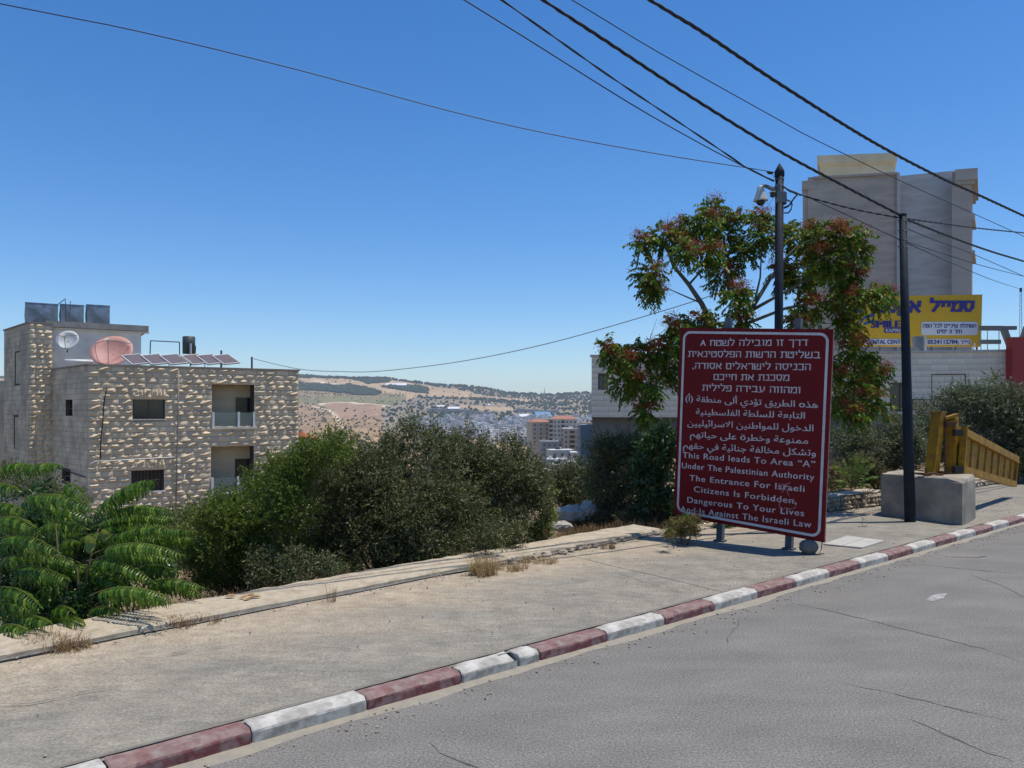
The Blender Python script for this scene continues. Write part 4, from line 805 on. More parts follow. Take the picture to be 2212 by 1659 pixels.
p2b = Vector((P(1966, 1120, D2).x, D2, PZ - .05)); p2t = P(1950, 465, D2)
pole2 = thing('utility_pole', 'dark utility pole standing in front of the concrete block, right of the red sign', 'pole', (p2b.x, p2b.y, PZ))
mb = MB(); mb.tube([on(p2b, p2t, z) for z in (PZ - .05, 2, 4, p2t.z)], [.112, .102, .088, .072], 16); mb.build('shaft', m_pole, pole2, True)
mb = MB(); mb.tube([p2t - Vector((0, 0, .02)), p2t + Vector((0, 0, .03)), p2t + Vector((0, 0, .05))], [.078, .076, .03], 16); mb.build('cap', m_pole, pole2, True)
for Y in (478, 500, 520, 535):
    a = on(p2b, p2t, zof(Y, D2)); mb = MB(); mb.tube([a - Vector((0, 0, .012)), a + Vector((0, 0, .012))], .083, 16); mb.build('band', m_galv, pole2, True)
    mb = MB(); mb.tube([a + Vector((-.06, -.03, 0)), a + Vector((-.16, -.08, .01))], .01, 5); mb.build('hook', m_galv, pole2, True)
a = on(p2b, p2t, zof(560, D2))
def cable(name, label, pix, dA_, dB_, r, strands=1, ext0=0, ext1=0, twist=.55, mat=None, cat='cable', group=None):
    """a cable whose ends stand at distances dA_, dB_; in between it hangs in the vertical plane through both"""
    a = P(*pix[0], dA_); b = P(*pix[-1], dB_); K = []
    for X, Y in pix:
        rt = (X - CX) / FPX; t = (rt * a.y - a.x) / ((b.x - a.x) - rt * (b.y - a.y)); K.append(P(X, Y, a.y + (b.y - a.y) * t))
    if ext0: K = [K[0] + (K[0] - K[1]).normalized() * ext0] + K
    if ext1: K = K + [K[-1] + (K[-1] - K[-2]).normalized() * ext1]
    pts = []
    for i in range(len(K) - 1):
        p0, p1_, p2_, p3 = K[max(i - 1, 0)], K[i], K[i + 1], K[min(i + 2, len(K) - 1)]; n = max(3, int((p2_ - p1_).length / (.08 if strands > 1 else .5)))
        for j in range(n):
            t = j / n; pts.append(.5 * ((2 * p1_) + (p2_ - p0) * t + (2 * p0 - 5 * p1_ + 4 * p2_ - p3) * t * t + (-p0 + 3 * p1_ - 3 * p2_ + p3) * t ** 3))
    pts.append(K[-1]); mb = MB(); m = mat or m_blk
    if strands == 1: mb.tube(pts, r, 5)
    else:
        d = (K[-1] - K[0]).normalized(); u = d.cross(Vector((0, 0, 1))).normalized(); v = d.cross(u); L = 0
        ang_ = [0]
        for i in range(1, len(pts)): L += (pts[i] - pts[i - 1]).length; ang_.append(L / twist * 2 * math.pi + .5 * math.sin(L * 1.3))
        for s_ in range(strands): mb.tube([p + (u * math.cos(q + s_ * 2 * math.pi / strands) + v * math.sin(q + s_ * 2 * math.pi / strands)) * r * 1.02 for p, q in zip(pts, ang_)], r, 5)
    return tag(mb.build(name, m, None, True), label, cat, group)
cable('overhead_cable', 'thin lone wire sweeping across the whole sky from the left edge to the camera pole', [(0, 8), (300, 68), (640, 150), (972, 240), (1190, 290), (1430, 334), (1610, 362), (1678, 373)], 11, D1, .0085, ext0=8)
cable('overhead_cable', 'lower of the two thin cables meeting at the camera pole', [(1003, 0), (1153, 93), (1357, 221), (1500, 303), (1613, 363), (1671, 392)], 10.8, D1, .010, ext0=8)
cable('overhead_cable', 'upper wavier one of the two thin cables meeting at the camera pole', [(1084, 0), (1197, 80), (1325, 170), (1486, 277), (1580, 340), (1613, 362), (1672, 391)], 10.7, D1, .009, 2, ext0=8, twist=1.6)
cable('overhead_cable', 'thick twisted cable coming down from the top edge to the second utility pole', [(1173, 0), (1293, 78), (1486, 205), (1681, 325), (1820, 400), (1947, 466)], 10.9, D2, .0145, 3, ext0=8, twist=.8)
cable('overhead_cable', 'thin cable passing between the two thick twisted ones', [(1236, 0), (1421, 112), (1681, 258), (1760, 301), (1944, 390), (2100, 460), (2230, 519)], 13, 25, .010, ext0=8, ext1=10)
cable('overhead_cable', 'uppermost thick twisted cable reaching the right edge below the roof line of the tower', [(1404, 0), (1517, 69), (1681, 179), (1876, 301), (2020, 378), (2120, 424), (2230, 475)], 12.6, 22.5, .0175, 3, ext0=8, ext1=10, twist=.8)
cable('overhead_cable', 'upper short cable between the camera pole and the second pole', [(1694, 404), (1723, 419), (1841, 451), (1946, 471)], D1, D2, .011, 2, twist=.5)
cable('overhead_cable', 'lower short cable between the camera pole and the second pole', [(1694, 406), (1752, 429), (1873, 485), (1942, 517)], D1, D2, .008)
cable('overhead_cable', 'topmost cable running right from the second pole', [(1955, 472), (2049, 485), (2130, 495), (2230, 505)], D2, 24, .011, 2, ext1=10, twist=.7)
cable('overhead_cable', 'thick twisted cable running right from the second pole', [(1955, 473), (2059, 514), (2140, 543), (2230, 570)], D2, 22, .0135, 3, ext1=10, twist=.8)
cable('overhead_cable', 'third cable down running right from the second pole', [(1955, 492), (2020, 519), (2097, 547), (2212, 597), (2235, 608)], D2, 24, .009, ext1=10)
cable('overhead_cable', 'sagging cable, fourth down on the right of the second pole', [(1957, 522), (2065, 557), (2129, 576), (2212, 597), (2240, 603)], D2, 25, .009, ext1=10)
cable('overhead_cable', 'lowest thin cable on the right, leading to the lattice mast', [(1957, 524), (2081, 579), (2150, 607), (2206, 625)], D2, 60, .014)
cable('overhead_cable', 'very thin grey wire drooping over the valley between the stone house and the tree', [(548, 775), (645, 797), (745, 803), (830, 801), (1000, 780), (1200, 738), (1470, 660), (1560, 630)], 37, 22, .014, mat=M('grey_wire', (.16, .17, .19), rough=.6))
# service loops on the poles
lp = thing('cable_loop', 'black cable loops tied to the right side of the camera pole', 'cable', on(p1b, p1t, zof(430, D1)))
for pp in ([(1694, 448), (1706, 443), (1714, 430), (1722, 421), (1728, 419)], [(1694, 450), (1703, 446), (1710, 436), (1718, 424)], [(1694, 460), (1703, 460), (1709, 452), (1711, 442), (1708, 434)], [(1696, 405), (1710, 414), (1722, 420)]):
    mb = MB(); mb.tube([P(x, y, D1 + .02 * i) for i, (x, y) in enumerate(pp)], .014, 6); mb.build('cable_loop', m_blk, lp, True)
stay = thing('wire_clamp', 'small dark tension clamp on the wire just left of the camera pole top', 'wire clamp', P(1662, 373, D1))
mb = MB(); mb.tube([P(1656, 371, D1), P(1660, 373, D1), P(1667, 374, D1), P(1670, 373, D1)], [.008, .028, .028, .008], 8); mb.build('clamp', m_blk, stay, True)
mb = MB(); mb.tube([P(1668, 374, D1), P(1678, 393, D1)], .005, 4); mb.build('stay_wire', m_galv, stay)

# ------------------------------------------------------------------ concrete block with the yellow barrier gate
m_blkc = M('block_concrete', (.40, .35, .27), (.27, .235, .18), scale=2.2, rough=.95, bump=.015, bscale=30, c3=(.14, .135, .12), scale3=1.6, amt3=.55, speck=((.45, .42, .36), 18, .08))
b0, b1, b2 = G(1897, 1112, PZ), G(2081, 1135, PZ), G(2106, 1120, PZ)
b1 = Vector((9.28, 15.83, PZ)); b0 = Vector((8.30, 17.35, PZ)); b2 = Vector((10.20, 16.90, PZ)); b3 = b0 + (b2 - b1)
mb = MB(); rings = []
cc = (b0 + b1 + b2 + b3) / 4
for z, f in ((0, 1), (.86, .995), (.93, .975), (.955, .93)):
    ring = []
    for i in range(4):
        a, b = [b0, b1, b2, b3][i], [b0, b1, b2, b3][(i + 1) % 4]
        for j in range(6):
            q = a.lerp(b, j / 6); jt = random.uniform(-.008, .008); q = cc + (q - cc) * (f * (1 - (.015 if j == 0 else 0)) + jt * .6); ring.append(Vector((q.x, q.y, PZ + z + random.uniform(-.018, .012) * (z > .9) + (-.05 if (i == 1 and j in (0, 1) and z > .9) else 0))))
    rings.append(ring)
n = 24; V = [p for r in rings for p in r] + [Vector((cc.x, cc.y, PZ + .965))]
F = [(k * n + i, k * n + (i + 1) % n, (k + 1) * n + (i + 1) % n, (k + 1) * n + i) for k in range(3) for i in range(n)] + [(3 * n + i, 3 * n + (i + 1) % n, 4 * n) for i in range(n)]
tag(mesh('concrete_block', V, F, m_blkc), 'large weathered concrete block on the pavement, carrying the yellow barrier gate', 'concrete block')
m_yel = M('mustard_gate_paint', (.42, .225, .008), (.30, .155, .007), scale=4, rough=.55, bump=.006, bscale=30, c3=(.17, .07, .022), scale3=5, amt3=.6, spec=.25)
m_rust = M('rusted_steel', (.16, .07, .03), (.08, .04, .02), scale=12, rough=.9)
gate = thing('barrier_gate', 'yellow steel barrier gate with ribbed panel, hinged on posts on the concrete block', 'barrier gate', (cc.x, cc.y, PZ + .96))
gd = 17.0
def bar(name, X0, Y0, X1, Y1, d0, d1, hx, hy, mat=m_yel, parent=gate):
    A, B = P(X0, Y0, d0), P(X1, Y1, d1); t = (B - A); s_ = Vector((KD[0], KD[1], 0)); nn_ = Vector((-KD[1], KD[0], 0)); mb = MB(); mb.box((A + B) / 2, t / 2, s_ * hx, nn_ * hy); return mb.build(name, mat, parent)
p = bar('post', 2027, 891, 2012, 1030, gd, gd, .14, .10); 
mb = MB(); a = P(2027, 890, gd); mb.box(a, Vector((KD[0], KD[1], 0)) * .165, Vector((-KD[1], KD[0], 0)) * .125, (0, 0, .012)); ORG[p.name] = ORG[gate.name]; mb.build('cap_plate', m_yel, p)
bar('post', 2058, 900, 2054, 1030, gd + .1, gd + .1, .10, .09)
bar('post', 2066, 922, 2060, 1030, gd + .15, gd + .15, .20, .05)
for i in range(2):
    A = P(2038, 905 + i * 9, gd + .05); B = P(2066, 896 + i * 14, gd + .05); mb = MB(); mb.box((A + B) / 2, (B - A) / 2, (0, .08, 0), (0, 0, .03)); mb.build('top_bracket', m_yel, gate)
mb = MB(); mb.box(P(2052, 916, gd - .04), (.10, 0, 0), (0, .06, 0), (0, 0, .05)); mb.box(P(2040, 1022, gd - .04), (.10, 0, 0), (0, .06, 0), (0, 0, .04)); mb.tube([P(2042, 900, gd), P(2042, 1028, gd)], .022, 7); mb.build('hinge_pin', m_rust, gate)
for Y in (935, 1014): mb = MB(); mb.box(P(2069, Y, gd - .06), (.10, .02, 0), (0, .06, 0), (0, 0, .07)); mb.build('hinge', M('black_iron', (.018, .017, .016), rough=.7), gate)
gA, gB = (2081, 17.0), (2195, 20.9)
def gp(t, v, off=0):      # t along the leaf, v from top (0) to bottom (1)
    top = P(2083, 930, 17.0).lerp(P(2196, 989, 20.9), t); bot = P(2076, 1018, 17.0).lerp(P(2190, 1050, 20.9), t); nn_ = Vector((-.72, -.69, 0)).cross(Vector((0, 0, 1))); nn_ = nn_ if nn_.y < 0 else -nn_
    return top.lerp(bot, v) + nn_ * off
def gbar(name, t0, v0, t1, v1, hw, dep, o_=0):
    A, B = gp(t0, v0, o_), gp(t1, v1, o_); d = (B - A).normalized(); nn_ = (gp(.5, .5, 1) - gp(.5, .5, 0)); s_ = d.cross(nn_); mb = MB(); mb.box((A + B) / 2, (B - A) / 2, s_ * hw, nn_ * dep); return mb.build(name, m_yel, gate)
gbar('rail', 0, .05, 1, .07, .085, .07); gbar('rail', 0, .95, 1, .93, .08, .07); gbar('end_bar', 0, -.1, 0, 1.03, .028, .065); gbar('end_bar', .995, .0, .995, 1.0, .03, .055)
NP = 8
for i in range(NP):        # each infill sheet is folded, a rib at its near edge
    t0, t1 = i / NP + .004, (i + 1) / NP - .004; tm = lerp(t0, t1, .28); V = []; 
    for v in (.07, .93): V += [gp(t0, v, .025), gp(lerp(t0, t1, .16), v, -.015), gp(t1, v, -.01), gp(t1, v, -.05), gp(t0, v, -.05)]
    mesh('infill_panel', V, [(0, 1, 6, 5), (1, 2, 7, 6), (2, 3, 8, 7), (3, 4, 9, 8), (4, 0, 5, 9), (0, 4, 3, 2, 1), (5, 6, 7, 8, 9)], m_yel, gate)
mb = MB()
for i in range(6): a = P(1985 + 9 * i, 1022 + (i % 3) * 2, 16.6); mb.box(a, (.10, random.uniform(-.05, .05), 0), (.02, .05, 0), (0, 0, .012))
mb.build('base_plate', m_rust, gate)

# ------------------------------------------------------------------ stone facades
def stone_mesh(name, seed, rough_, mat):
    rr = random.Random(seed); n = 4; V = []; F = []
    for j in range(n):
        for i in range(n):
            ed = i in (0, n - 1) or j in (0, n - 1)
            if rough_: y = -rr.uniform(.0, .012) if ed else -rr.choice((rr.uniform(.01, .04), rr.uniform(.05, .13), rr.uniform(.02, .05)))
            else: y = -.012
            jx = 0 if ed or not rough_ else rr.uniform(-.06, .06); V.append((i / (n - 1) - .5 + jx, y, j / (n - 1) - .5 + jx))
    if not rough_:
        V = [(-.5, -.012, -.5), (.5, -.012, -.5), (.5, -.012, .5), (-.5, -.012, .5), (-.5, .02, -.5), (.5, .02, -.5), (.5, .02, .5), (-.5, .02, .5)]
        F = [(0, 1, 2, 3), (0, 4, 5, 1), (1, 5, 6, 2), (2, 6, 7, 3), (3, 7, 4, 0)]
    else:
        F = [(j * n + i, j * n + i + 1, (j + 1) * n + i + 1, (j + 1) * n + i) for j in range(n - 1) for i in range(n - 1)]
        ring = [0, 1, 2, 3, 7, 11, 15, 14, 13, 12, 8, 4]; b = len(V); V += [(V[k][0], .03, V[k][2]) for k in ring]
        F += [(ring[k], b + k, b + (k + 1) % 12, ring[(k + 1) % 12]) for k in range(12)]
    me = bpy.data.meshes.new(name); me.from_pydata(V, [], F); me.materials.append(mat); return me
def facade(root, O, ang_, L, zb, zt, holes, ch, meshes, wall_mat, nmax, wrange=(.3, .62), depth=.25, zcut=-99, joint=.010, lintels=True, seed=1):
    """O: foot corner (x, y); the face runs at angle ang_; holes: (u0, u1, z0, z1). Cut-outs are real openings; stones are laid course by course."""
    rr = random.Random(seed); d = Vector((math.cos(ang_), math.sin(ang_), 0)); nn_ = Vector((math.sin(ang_), -math.cos(ang_), 0)); O = Vector((O[0], O[1], 0))
    pt = lambda u, z, off=0.: O + d * u + nn_ * off + Vector((0, 0, z))
    us = sorted({0, L} | {h[0] for h in holes} | {h[1] for h in holes}); zz = sorted({zb, zt} | {h[2] for h in holes} | {h[3] for h in holes})
    us = [u for u in us if 0 <= u <= L]; zz = [z for z in zz if zb <= z <= zt]; mb = MB()
    for a, b in zip(us[:-1], us[1:]):
        for c, e in zip(zz[:-1], zz[1:]):
            if not any(h[0] < (a + b) / 2 < h[1] and h[2] < (c + e) / 2 < h[3] for h in holes): mb.add([pt(a, c), pt(b, c), pt(b, e), pt(a, e)], [(0, 1, 2, 3)])
    for h in holes:
        q = [pt(h[0], h[2]), pt(h[1], h[2]), pt(h[1], h[3]), pt(h[0], h[3])]; dp = h[4] if len(h) > 4 else depth; q2 = [p - nn_ * dp for p in q]
        mb.add(q + q2, [(0, 4, 5, 1), (1, 5, 6, 2), (2, 6, 7, 3), (3, 7, 4, 0)])
    mb.build('wall', wall_mat, root)
    slots = []; z = zt
    while z - ch > zb - .01:
        z -= ch; free = [(0.0, L)]
        for h in holes:
            if h[2] < z + ch * .55 and h[3] > z + ch * .45:
                nf = []
                for a, b in free:
                    if h[1] <= a or h[0] >= b: nf.append((a, b)); continue
                    if h[0] - a > .08: nf.append((a, h[0]))
                    if b - h[1] > .08: nf.append((h[1], b))
                free = nf
        for a, b in free:
            u = a
            while u < b - .01:
                w_ = rr.uniform(*wrange); 
                if b - (u + w_) < wrange[0] * .7: w_ = b - u
                slots.append((u + w_ / 2, z + ch / 2, w_ - joint, ch - joint)); u += w_
    slots = [s for s in slots if s[1] > zcut]; slots.sort(key=lambda s: s[0] * .35 - s[1]); o0 = ORG[root.name]; out = MB(); rz = ang_
    for k, (u, z_, w_, h_) in enumerate(slots):
        me = rr.choice(meshes)
        if k < nmax:
            o = bpy.data.objects.new('stone', me); COL.objects.link(o); o.parent = root; o.location = pt(u, z_) - o0; o.rotation_euler = (0, 0, rz); o.scale = (w_, 1, h_ if rr.random() < .5 or len(me.vertices) < 12 else -h_)
            if o.scale.z < 0: o.scale.z = h_
        else:
            V = [pt(u + v.co.x * w_, z_ + v.co.z * h_, -v.co.y) for v in me.vertices]; out.add(V, [tuple(p.vertices) for p in me.polygons])
    if out.V: tag(out.build('stone', meshes[0].materials[0], root), kind='stuff')
    return pt
m_st = M('rock_faced_limestone', (.68, .56, .39), (.56, .46, .32), scale=3, rough=.95, bump=.02, bscale=22, vary=.14, spec=.15)
m_sts = M('sawn_limestone', (.68, .57, .42), (.56, .46, .33), scale=1.4, rough=.92, vary=.10, c3=(.25, .215, .17), scale3=.8, amt3=.5, spec=.15)
m_mort = M('stone_joint_mortar', (.13, .105, .08), (.09, .07, .055), scale=3, rough=1, spec=.1)
m_glass = M('dark_window_glass', (.012, .016, .018), rough=.12, spec=.6)
m_frame = M('dark_window_frame', (.05, .05, .05), rough=.5)
m_white = M('white_painted_metal', (.72, .72, .70), (.60, .60, .58), scale=5, rough=.5)
ROUGH = [stone_mesh('stone', k, True, m_st) for k in range(14)]; FLAT = [stone_mesh('stone', 0, False, m_sts)]
# --- the stone house on the left
hA = R(32); hd = Vector((math.cos(hA), math.sin(hA), 0)); hn = Vector((math.sin(hA), -math.cos(hA), 0)); HC = Vector(((190 - CX) / FPX * 34, 34, 0)); he = Vector((-.70, .714, 0)).normalized()
house = thing('stone_house', 'rock-faced limestone house at the left with water tanks and solar panels on its flat roof', 'house', (HC.x, HC.y, -6))
def fu(X): r = (X - CX) / FPX; return (r * HC.y - HC.x) / (hd.x - r * hd.y)
def fz(X, Y): u = fu(X); return H - (Y - HY) / FPX * (HC.y + hd.y * u)
HL = fu(645); ztop = 4.46
def fr(X0, X1, Y0, Y1): xm = (X0 + X1) / 2; return (fu(X0), fu(X1), fz(xm, Y1), fz(xm, Y0))
w1 = fr(287, 356, 861, 905); w2 = fr(284, 354, 1014, 1061); bal = fr(458, 549, 828, 922) + (.8,); bal2 = fr(456, 548, 962, 1062) + (.8,)
fpt = facade(house, (HC.x, HC.y), hA, HL, -6, ztop, [w1, w2, bal, bal2], .249, ROUGH, m_mort, 300, zcut=-3.2)
m_lin = m_st
def wbox(parent, pt, u0, u1, z0, z1, off0, off1, name, mat, d=hd, n_=hn):
    mb = MB(); c = (pt(u0, z0, off0) + pt(u1, z1, off1)) / 2; mb.box(c, d * (u1 - u0) / 2, n_ * (off1 - off0) / 2, (0, 0, (z1 - z0) / 2)); return mb.build(name, mat, parent)
for h, gr in ((w1, 0), (w2, 1)):
    f = wbox(house, fpt, h[0], h[1], h[2], h[3], -.22, -.18, 'window', m_glass)
    for u0, u1, z0, z1 in ((h[0], h[0] + .05, h[2], h[3]), (h[1] - .05, h[1], h[2], h[3]), (h[0] + .05, h[1] - .05, h[3] - .05, h[3]), (h[0] + .05, h[1] - .05, h[2], h[2] + .05), ((h[0] + h[1]) / 2 - .02, (h[0] + h[1]) / 2 + .02, h[2] + .05, h[3] - .05)): wbox(f, fpt, u0, u1, z0, z1, -.178, -.14, 'frame', m_frame)
    wbox(house, fpt, h[0] - .08, h[1] + .08, h[2] - .06, h[2] - .005, -.1, .07, 'sill', m_white if gr else M('sill_stone', (.62, .57, .48), (.5, .46, .4)))
    if gr:
        for k in range(9): u = lerp(h[0], h[1], (k + .5) / 9); wbox(house, fpt, u - .012, u + .012, h[2], h[3], -.06, -.036, 'bar', m_frame)
for h in (w1, w2):     # upright stones over each window
    n = 9
    for k in range(n):
        u = lerp(h[0] - .05, h[1] + .05, (k + .5) / n); o = bpy.data.objects.new('lintel_stone', random.choice(ROUGH)); COL.objects.link(o); o.parent = house; o.location = fpt(u, h[3] + .23, .035) - ORG[house.name]; o.rotation_euler = (0, 0, hA); o.scale = ((h[1] - h[0] + .1) / n - .012, .8, .42)
m_tan = M('balcony_stone', (.62, .50, .31), (.54, .43, .27), scale=1.5, rough=.9, vary=.06)
for h, nm in ((bal, 1), (bal2, 0)):       # balcony recess: back wall, floor, doorway, glass rail
    wbox(house, fpt, h[0], h[1], h[2], h[3], -.84, -.8, 'balcony_wall', m_tan)
    k = 0; z = h[2]
    while z < h[3] - .1:
        wbox(house, fpt, h[0] + .01, h[1] - .01, z + .006, min(z + .243, h[3]) - .006, -.8, -.788, 'balcony_stone', m_tan); z += .249
    u0, u1 = lerp(h[0], h[1], .64), h[1] - .02; wbox(house, fpt, u0, u1, h[2] + .0, lerp(h[2], h[3], .68), -.787, -.75, 'window', m_glass)
    wbox(house, fpt, h[0] - .03, h[1] + .06, h[2] - .10, h[2] - .003, -.79, .12, 'balcony_slab', M('balcony_slab_white', (.66, .63, .55), (.5, .47, .4)))
    zr = h[2] + .72
    for u in (h[0] + .05, lerp(h[0], h[1], .62), h[1] - .02): wbox(house, fpt, u - .05, u + .05, h[2], zr, .0, .09, 'rail_post', m_white)
    gl = M('rail_glass', (.20, .26, .24), rough=.08, spec=.8); gb_ = gl.node_tree.nodes['Principled BSDF']; gb_.inputs['Alpha'].default_value = .45
    for a, b in ((h[0] + .1, lerp(h[0], h[1], .62) - .05), (lerp(h[0], h[1], .62) + .05, h[1] - .07)): wbox(house, fpt, a, b, h[2] + .06, zr - .03, .035, .05, 'glass_panel', gl)
wbox(house, fpt, -.05, HL + .06, ztop, ztop + .07, -.35, .07, 'coping', M('coping_stone', (.30, .26, .21), (.22, .19, .16), scale=3))
# side walls of sawn stone, the tower, its front
S1 = HC + he * 5.72; S2 = S1 - hd * 1.0; S3 = S2 + he * 5.2
def side_face(A, B, zb, zt, holes, ms, wr, nmax=0):
    v = B - A; return facade(house, (A.x, A.y), math.atan2(v.y, v.x), v.length, zb, zt, holes, .249, ms, m_mort, nmax, wr, zcut=-3)
def hole_on(A, B, X0, X1, Y0, Y1):
    v = (B - A).normalized()
    def uu(X): r = (X - CX) / FPX; return (r * A.y - A.x) / (v.x - r * v.y)
    ua, ub = uu(X0), uu(X1); d_ = A.y + v.y * (ua + ub) / 2; return (min(ua, ub), max(ua, ub), H - (Y1 - HY) / FPX * d_, H - (Y0 - HY) / FPX * d_)
sh = [hole_on(S1, HC, 142, 157, 861, 903), hole_on(S1, HC, 134, 153, 1017, 1042)]
ztw = 6.72; th = [hole_on(S3, S2, 32, 43, 761, 829), hole_on(S3, S2, 30, 40, 901, 973)]
pA_ = side_face(S1, HC, -6, ztop, sh, FLAT, (.45, .8)); pB_ = side_face(S2, S1, -6, ztw, [], ROUGH, (.25, .4)); pC_ = side_face(S3, S2, -6, ztw, th, FLAT, (.45, .8))
for pt_, hs_, A, B in ((pA_, sh, S1, HC), (pC_, th, S3, S2)):
    v = (B - A).normalized(); nv = Vector((v.y, -v.x, 0))
    for h in hs_:
        wn = wbox(house, pt_, h[0], h[1], h[2], h[3], -.22, -.17, 'window', m_glass, v, nv)
        wbox(wn, pt_, h[0], h[1], (h[2] + h[3]) / 2 - .02, (h[2] + h[3]) / 2 + .02, -.168, -.13, 'frame', m_frame, v, nv)
S4 = S3 + hd * 4; mb = MB(); FR_ = HC + hd * HL; BR_ = FR_ - hn * 9
m_roof = M('roof_screed', (.36, .34, .30), (.28, .26, .23), scale=2)
mb.prism([(HC.x, HC.y), (FR_.x, FR_.y), (BR_.x, BR_.y), (S1.x, S1.y)], ztop - .5, ztop - .38); mb.build('roof', m_roof, house)
mb = MB(); mb.add([(FR_.x, FR_.y, -6), (BR_.x, BR_.y, -6), (BR_.x, BR_.y, ztop), (FR_.x, FR_.y, ztop)], [(0, 1, 2, 3)]); mb.add([(BR_.x, BR_.y, -6), (S1.x, S1.y + .5, -6), (S1.x, S1.y + .5, ztop), (BR_.x, BR_.y, ztop)], [(0, 1, 2, 3)])
T4 = S1 - hn * 5.5 ; T3 = S3 - hn * .5
mb.prism([(S1.x - .02, S1.y + .05), (T4.x, T4.y), (T3.x, T3.y), (S3.x + .02, S3.y + .02), (S2.x + .03, S2.y + .05)], -6, ztw - .25); mb.build('inner_wall', m_sts, house)
for A, B in ((S3, S2), (S2, S1)): v = (B - A).normalized(); nv = Vector((v.y, -v.x, 0)); mb = MB(); mb.box((A + B) / 2 + Vector((0, 0, ztw + .035)) - nv * .12, v * ((B - A).length / 2 + .03), nv * .18, (0, 0, .035)); mb.build('coping', M('coping_stone', (.30, .26, .21)), house)
# side of the parapet over the sawn wall
v = (HC - S1).normalized(); nv = Vector((v.y, -v.x, 0)); mb = MB(); mb.box((S1 + HC) / 2 + Vector((0, 0, ztop + .035)) - nv * .12, v * 2.86, nv * .18, (0, 0, .035)); mb.build('coping', MATS['coping_stone'], house)
# rendered room on the roof with its slab
m_ren = M('stained_white_render', (.84, .81, .74), (.74, .70, .62), scale=1.2, rough=.9, c3=(.50, .40, .28), scale3=.9, amt3=.35)
def rp(X, d): return Vector(((X - CX) / FPX * d, d, 0))
ra, rb = S1 + Vector((-.30, .18, 0)), None
r_ = (305 - CX) / FPX; t = (r_ * ra.y - ra.x) / (hd.x - r_ * hd.y); rb = ra + hd * t; zr0, zr1 = ztop - .4, 2.5 + (885 - 716) / FPX * rb.y
mb = MB(); mb.box((ra + rb) / 2 - hn * 1.6 + Vector((0, 0, (zr0 + zr1) / 2)), (rb - ra) / 2, hn * 1.6, (0, 0, (zr1 - zr0) / 2)); mb.build('roof_room', m_ren, house)
mb = MB(); mb.box((ra + rb) / 2 - hn * 1.5 + hd * .1 + Vector((0, 0, zr1 + .14)), (rb - ra) / 2 + hd * .22, hn * 1.85, (0, 0, .14)); mb.build('roof_slab', M('grey_slab_edge', (.33, .31, .28), (.24, .22, .20), scale=2), house)
mb = MB(); mb.box((ra + rb) / 2 + hn * .08 + hd * .15 + Vector((0, 0, zr1 - .06)), (rb - ra) / 2 + hd * .22, hn * .08, (0, 0, .045)); mb.build('gutter_pipe', m_white, house)
# pipes and cables on the facade
def run(name, pix, off, r, mat, parent=house, k=5): mb = MB(); mb.tube([fpt(fu(X), fz(X, Y), off) for X, Y in pix], r, k); return mb.build(name, mat, parent, True)
run('drain_pipe', [(385, 800), (384, 900), (381, 1000), (379, 1100)], .13, .035, M('grey_pipe', (.30, .29, .27), (.2, .19, .18), scale=5))
run('cable', [(231, 837), (226, 857), (223, 880), (222, 905), (218, 940), (216, 990)], .16, .028, m_blk)
run('white_pipe', [(193, 1006), (197, 1000), (206, 996), (240, 995), (300, 991), (376, 987)], .15, .022, m_white)
run('white_pipe', [(398, 1024), (397, 1034), (392, 1041), (384, 1040)], .16, .014, m_white)
mb = MB(); vS = (HC - S1).normalized(); nS = Vector((vS.y, -vS.x, 0)); mb.tube([S2 + he * 3 + Vector((0, 0, -.35)) + nS * .08, S2 + Vector((0, 0, -.2)) + nS * .1 - hd * .06, S1 + nS * .1 + Vector((0, 0, -.25)), HC - vS * 2 + nS * .06 + Vector((0, 0, -.42)), HC + nS * .07 - hd * .03 + Vector((0, 0, -.48))], .025, 5); mb.build('cable', m_blk, house, True)
# lower wing at the far left
lw_ = S3 + Vector((-.4, 1.0, 0)); mb = MB(); mb.box(lw_ + Vector((-3.2, 3, -1)), (3.4, 0, 0), (0, 3, 0), (0, 0, 5.1)); wing = mb.build('wing', m_sts, house)
# things on the roof
m_zinc = M('weathered_zinc', (.28, .32, .36), (.17, .20, .23), scale=1.6, rough=.42, metal=.55, c3=(.10, .11, .12), scale3=2.2, amt3=.5)
def tank(X0, X1, Yt, Yb, d, lab, left=None):
    w_ = (X1 - X0) / FPX * d; h_ = (Yb - Yt) / FPX * d; A = P(X0, Yb, d); f = hd; n_ = hn; o = A + f * (w_ / 2 * 1.15) - n_ * (w_ * .5); root = thing('water_tank', lab, 'water tank', o, 'sheet metal water tanks on the house roof'); W2 = w_ * .425; V = []; base = o
    mb = MB(); mb.box(base + Vector((0, 0, h_ / 2)), f * W2, n_ * W2, (0, 0, h_ / 2)); mb.build('body', m_zinc, root)
    for s_, t_ in ((n_, f), (-f, n_)):        # pressed creases crossing each visible side
        mb = MB(); c = base + s_ * (W2 + .004) + Vector((0, 0, h_ / 2)); cn = [c - t_ * W2 * .97 - Vector((0, 0, h_ * .48)), c + t_ * W2 * .97 - Vector((0, 0, h_ * .48)), c + t_ * W2 * .97 + Vector((0, 0, h_ * .48)), c - t_ * W2 * .97 + Vector((0, 0, h_ * .48))]
        mb.add(cn + [c + s_ * .05], [(0, 1, 4), (1, 2, 4), (2, 3, 4), (3, 0, 4)]); mb.build('creased_sheet', m_zinc, root)
    mb = MB(); mb.box(base + Vector((0, 0, h_ + .012)), f * (W2 + .02), n_ * (W2 + .02), (0, 0, .012)); mb.build('lid', m_zinc, root)
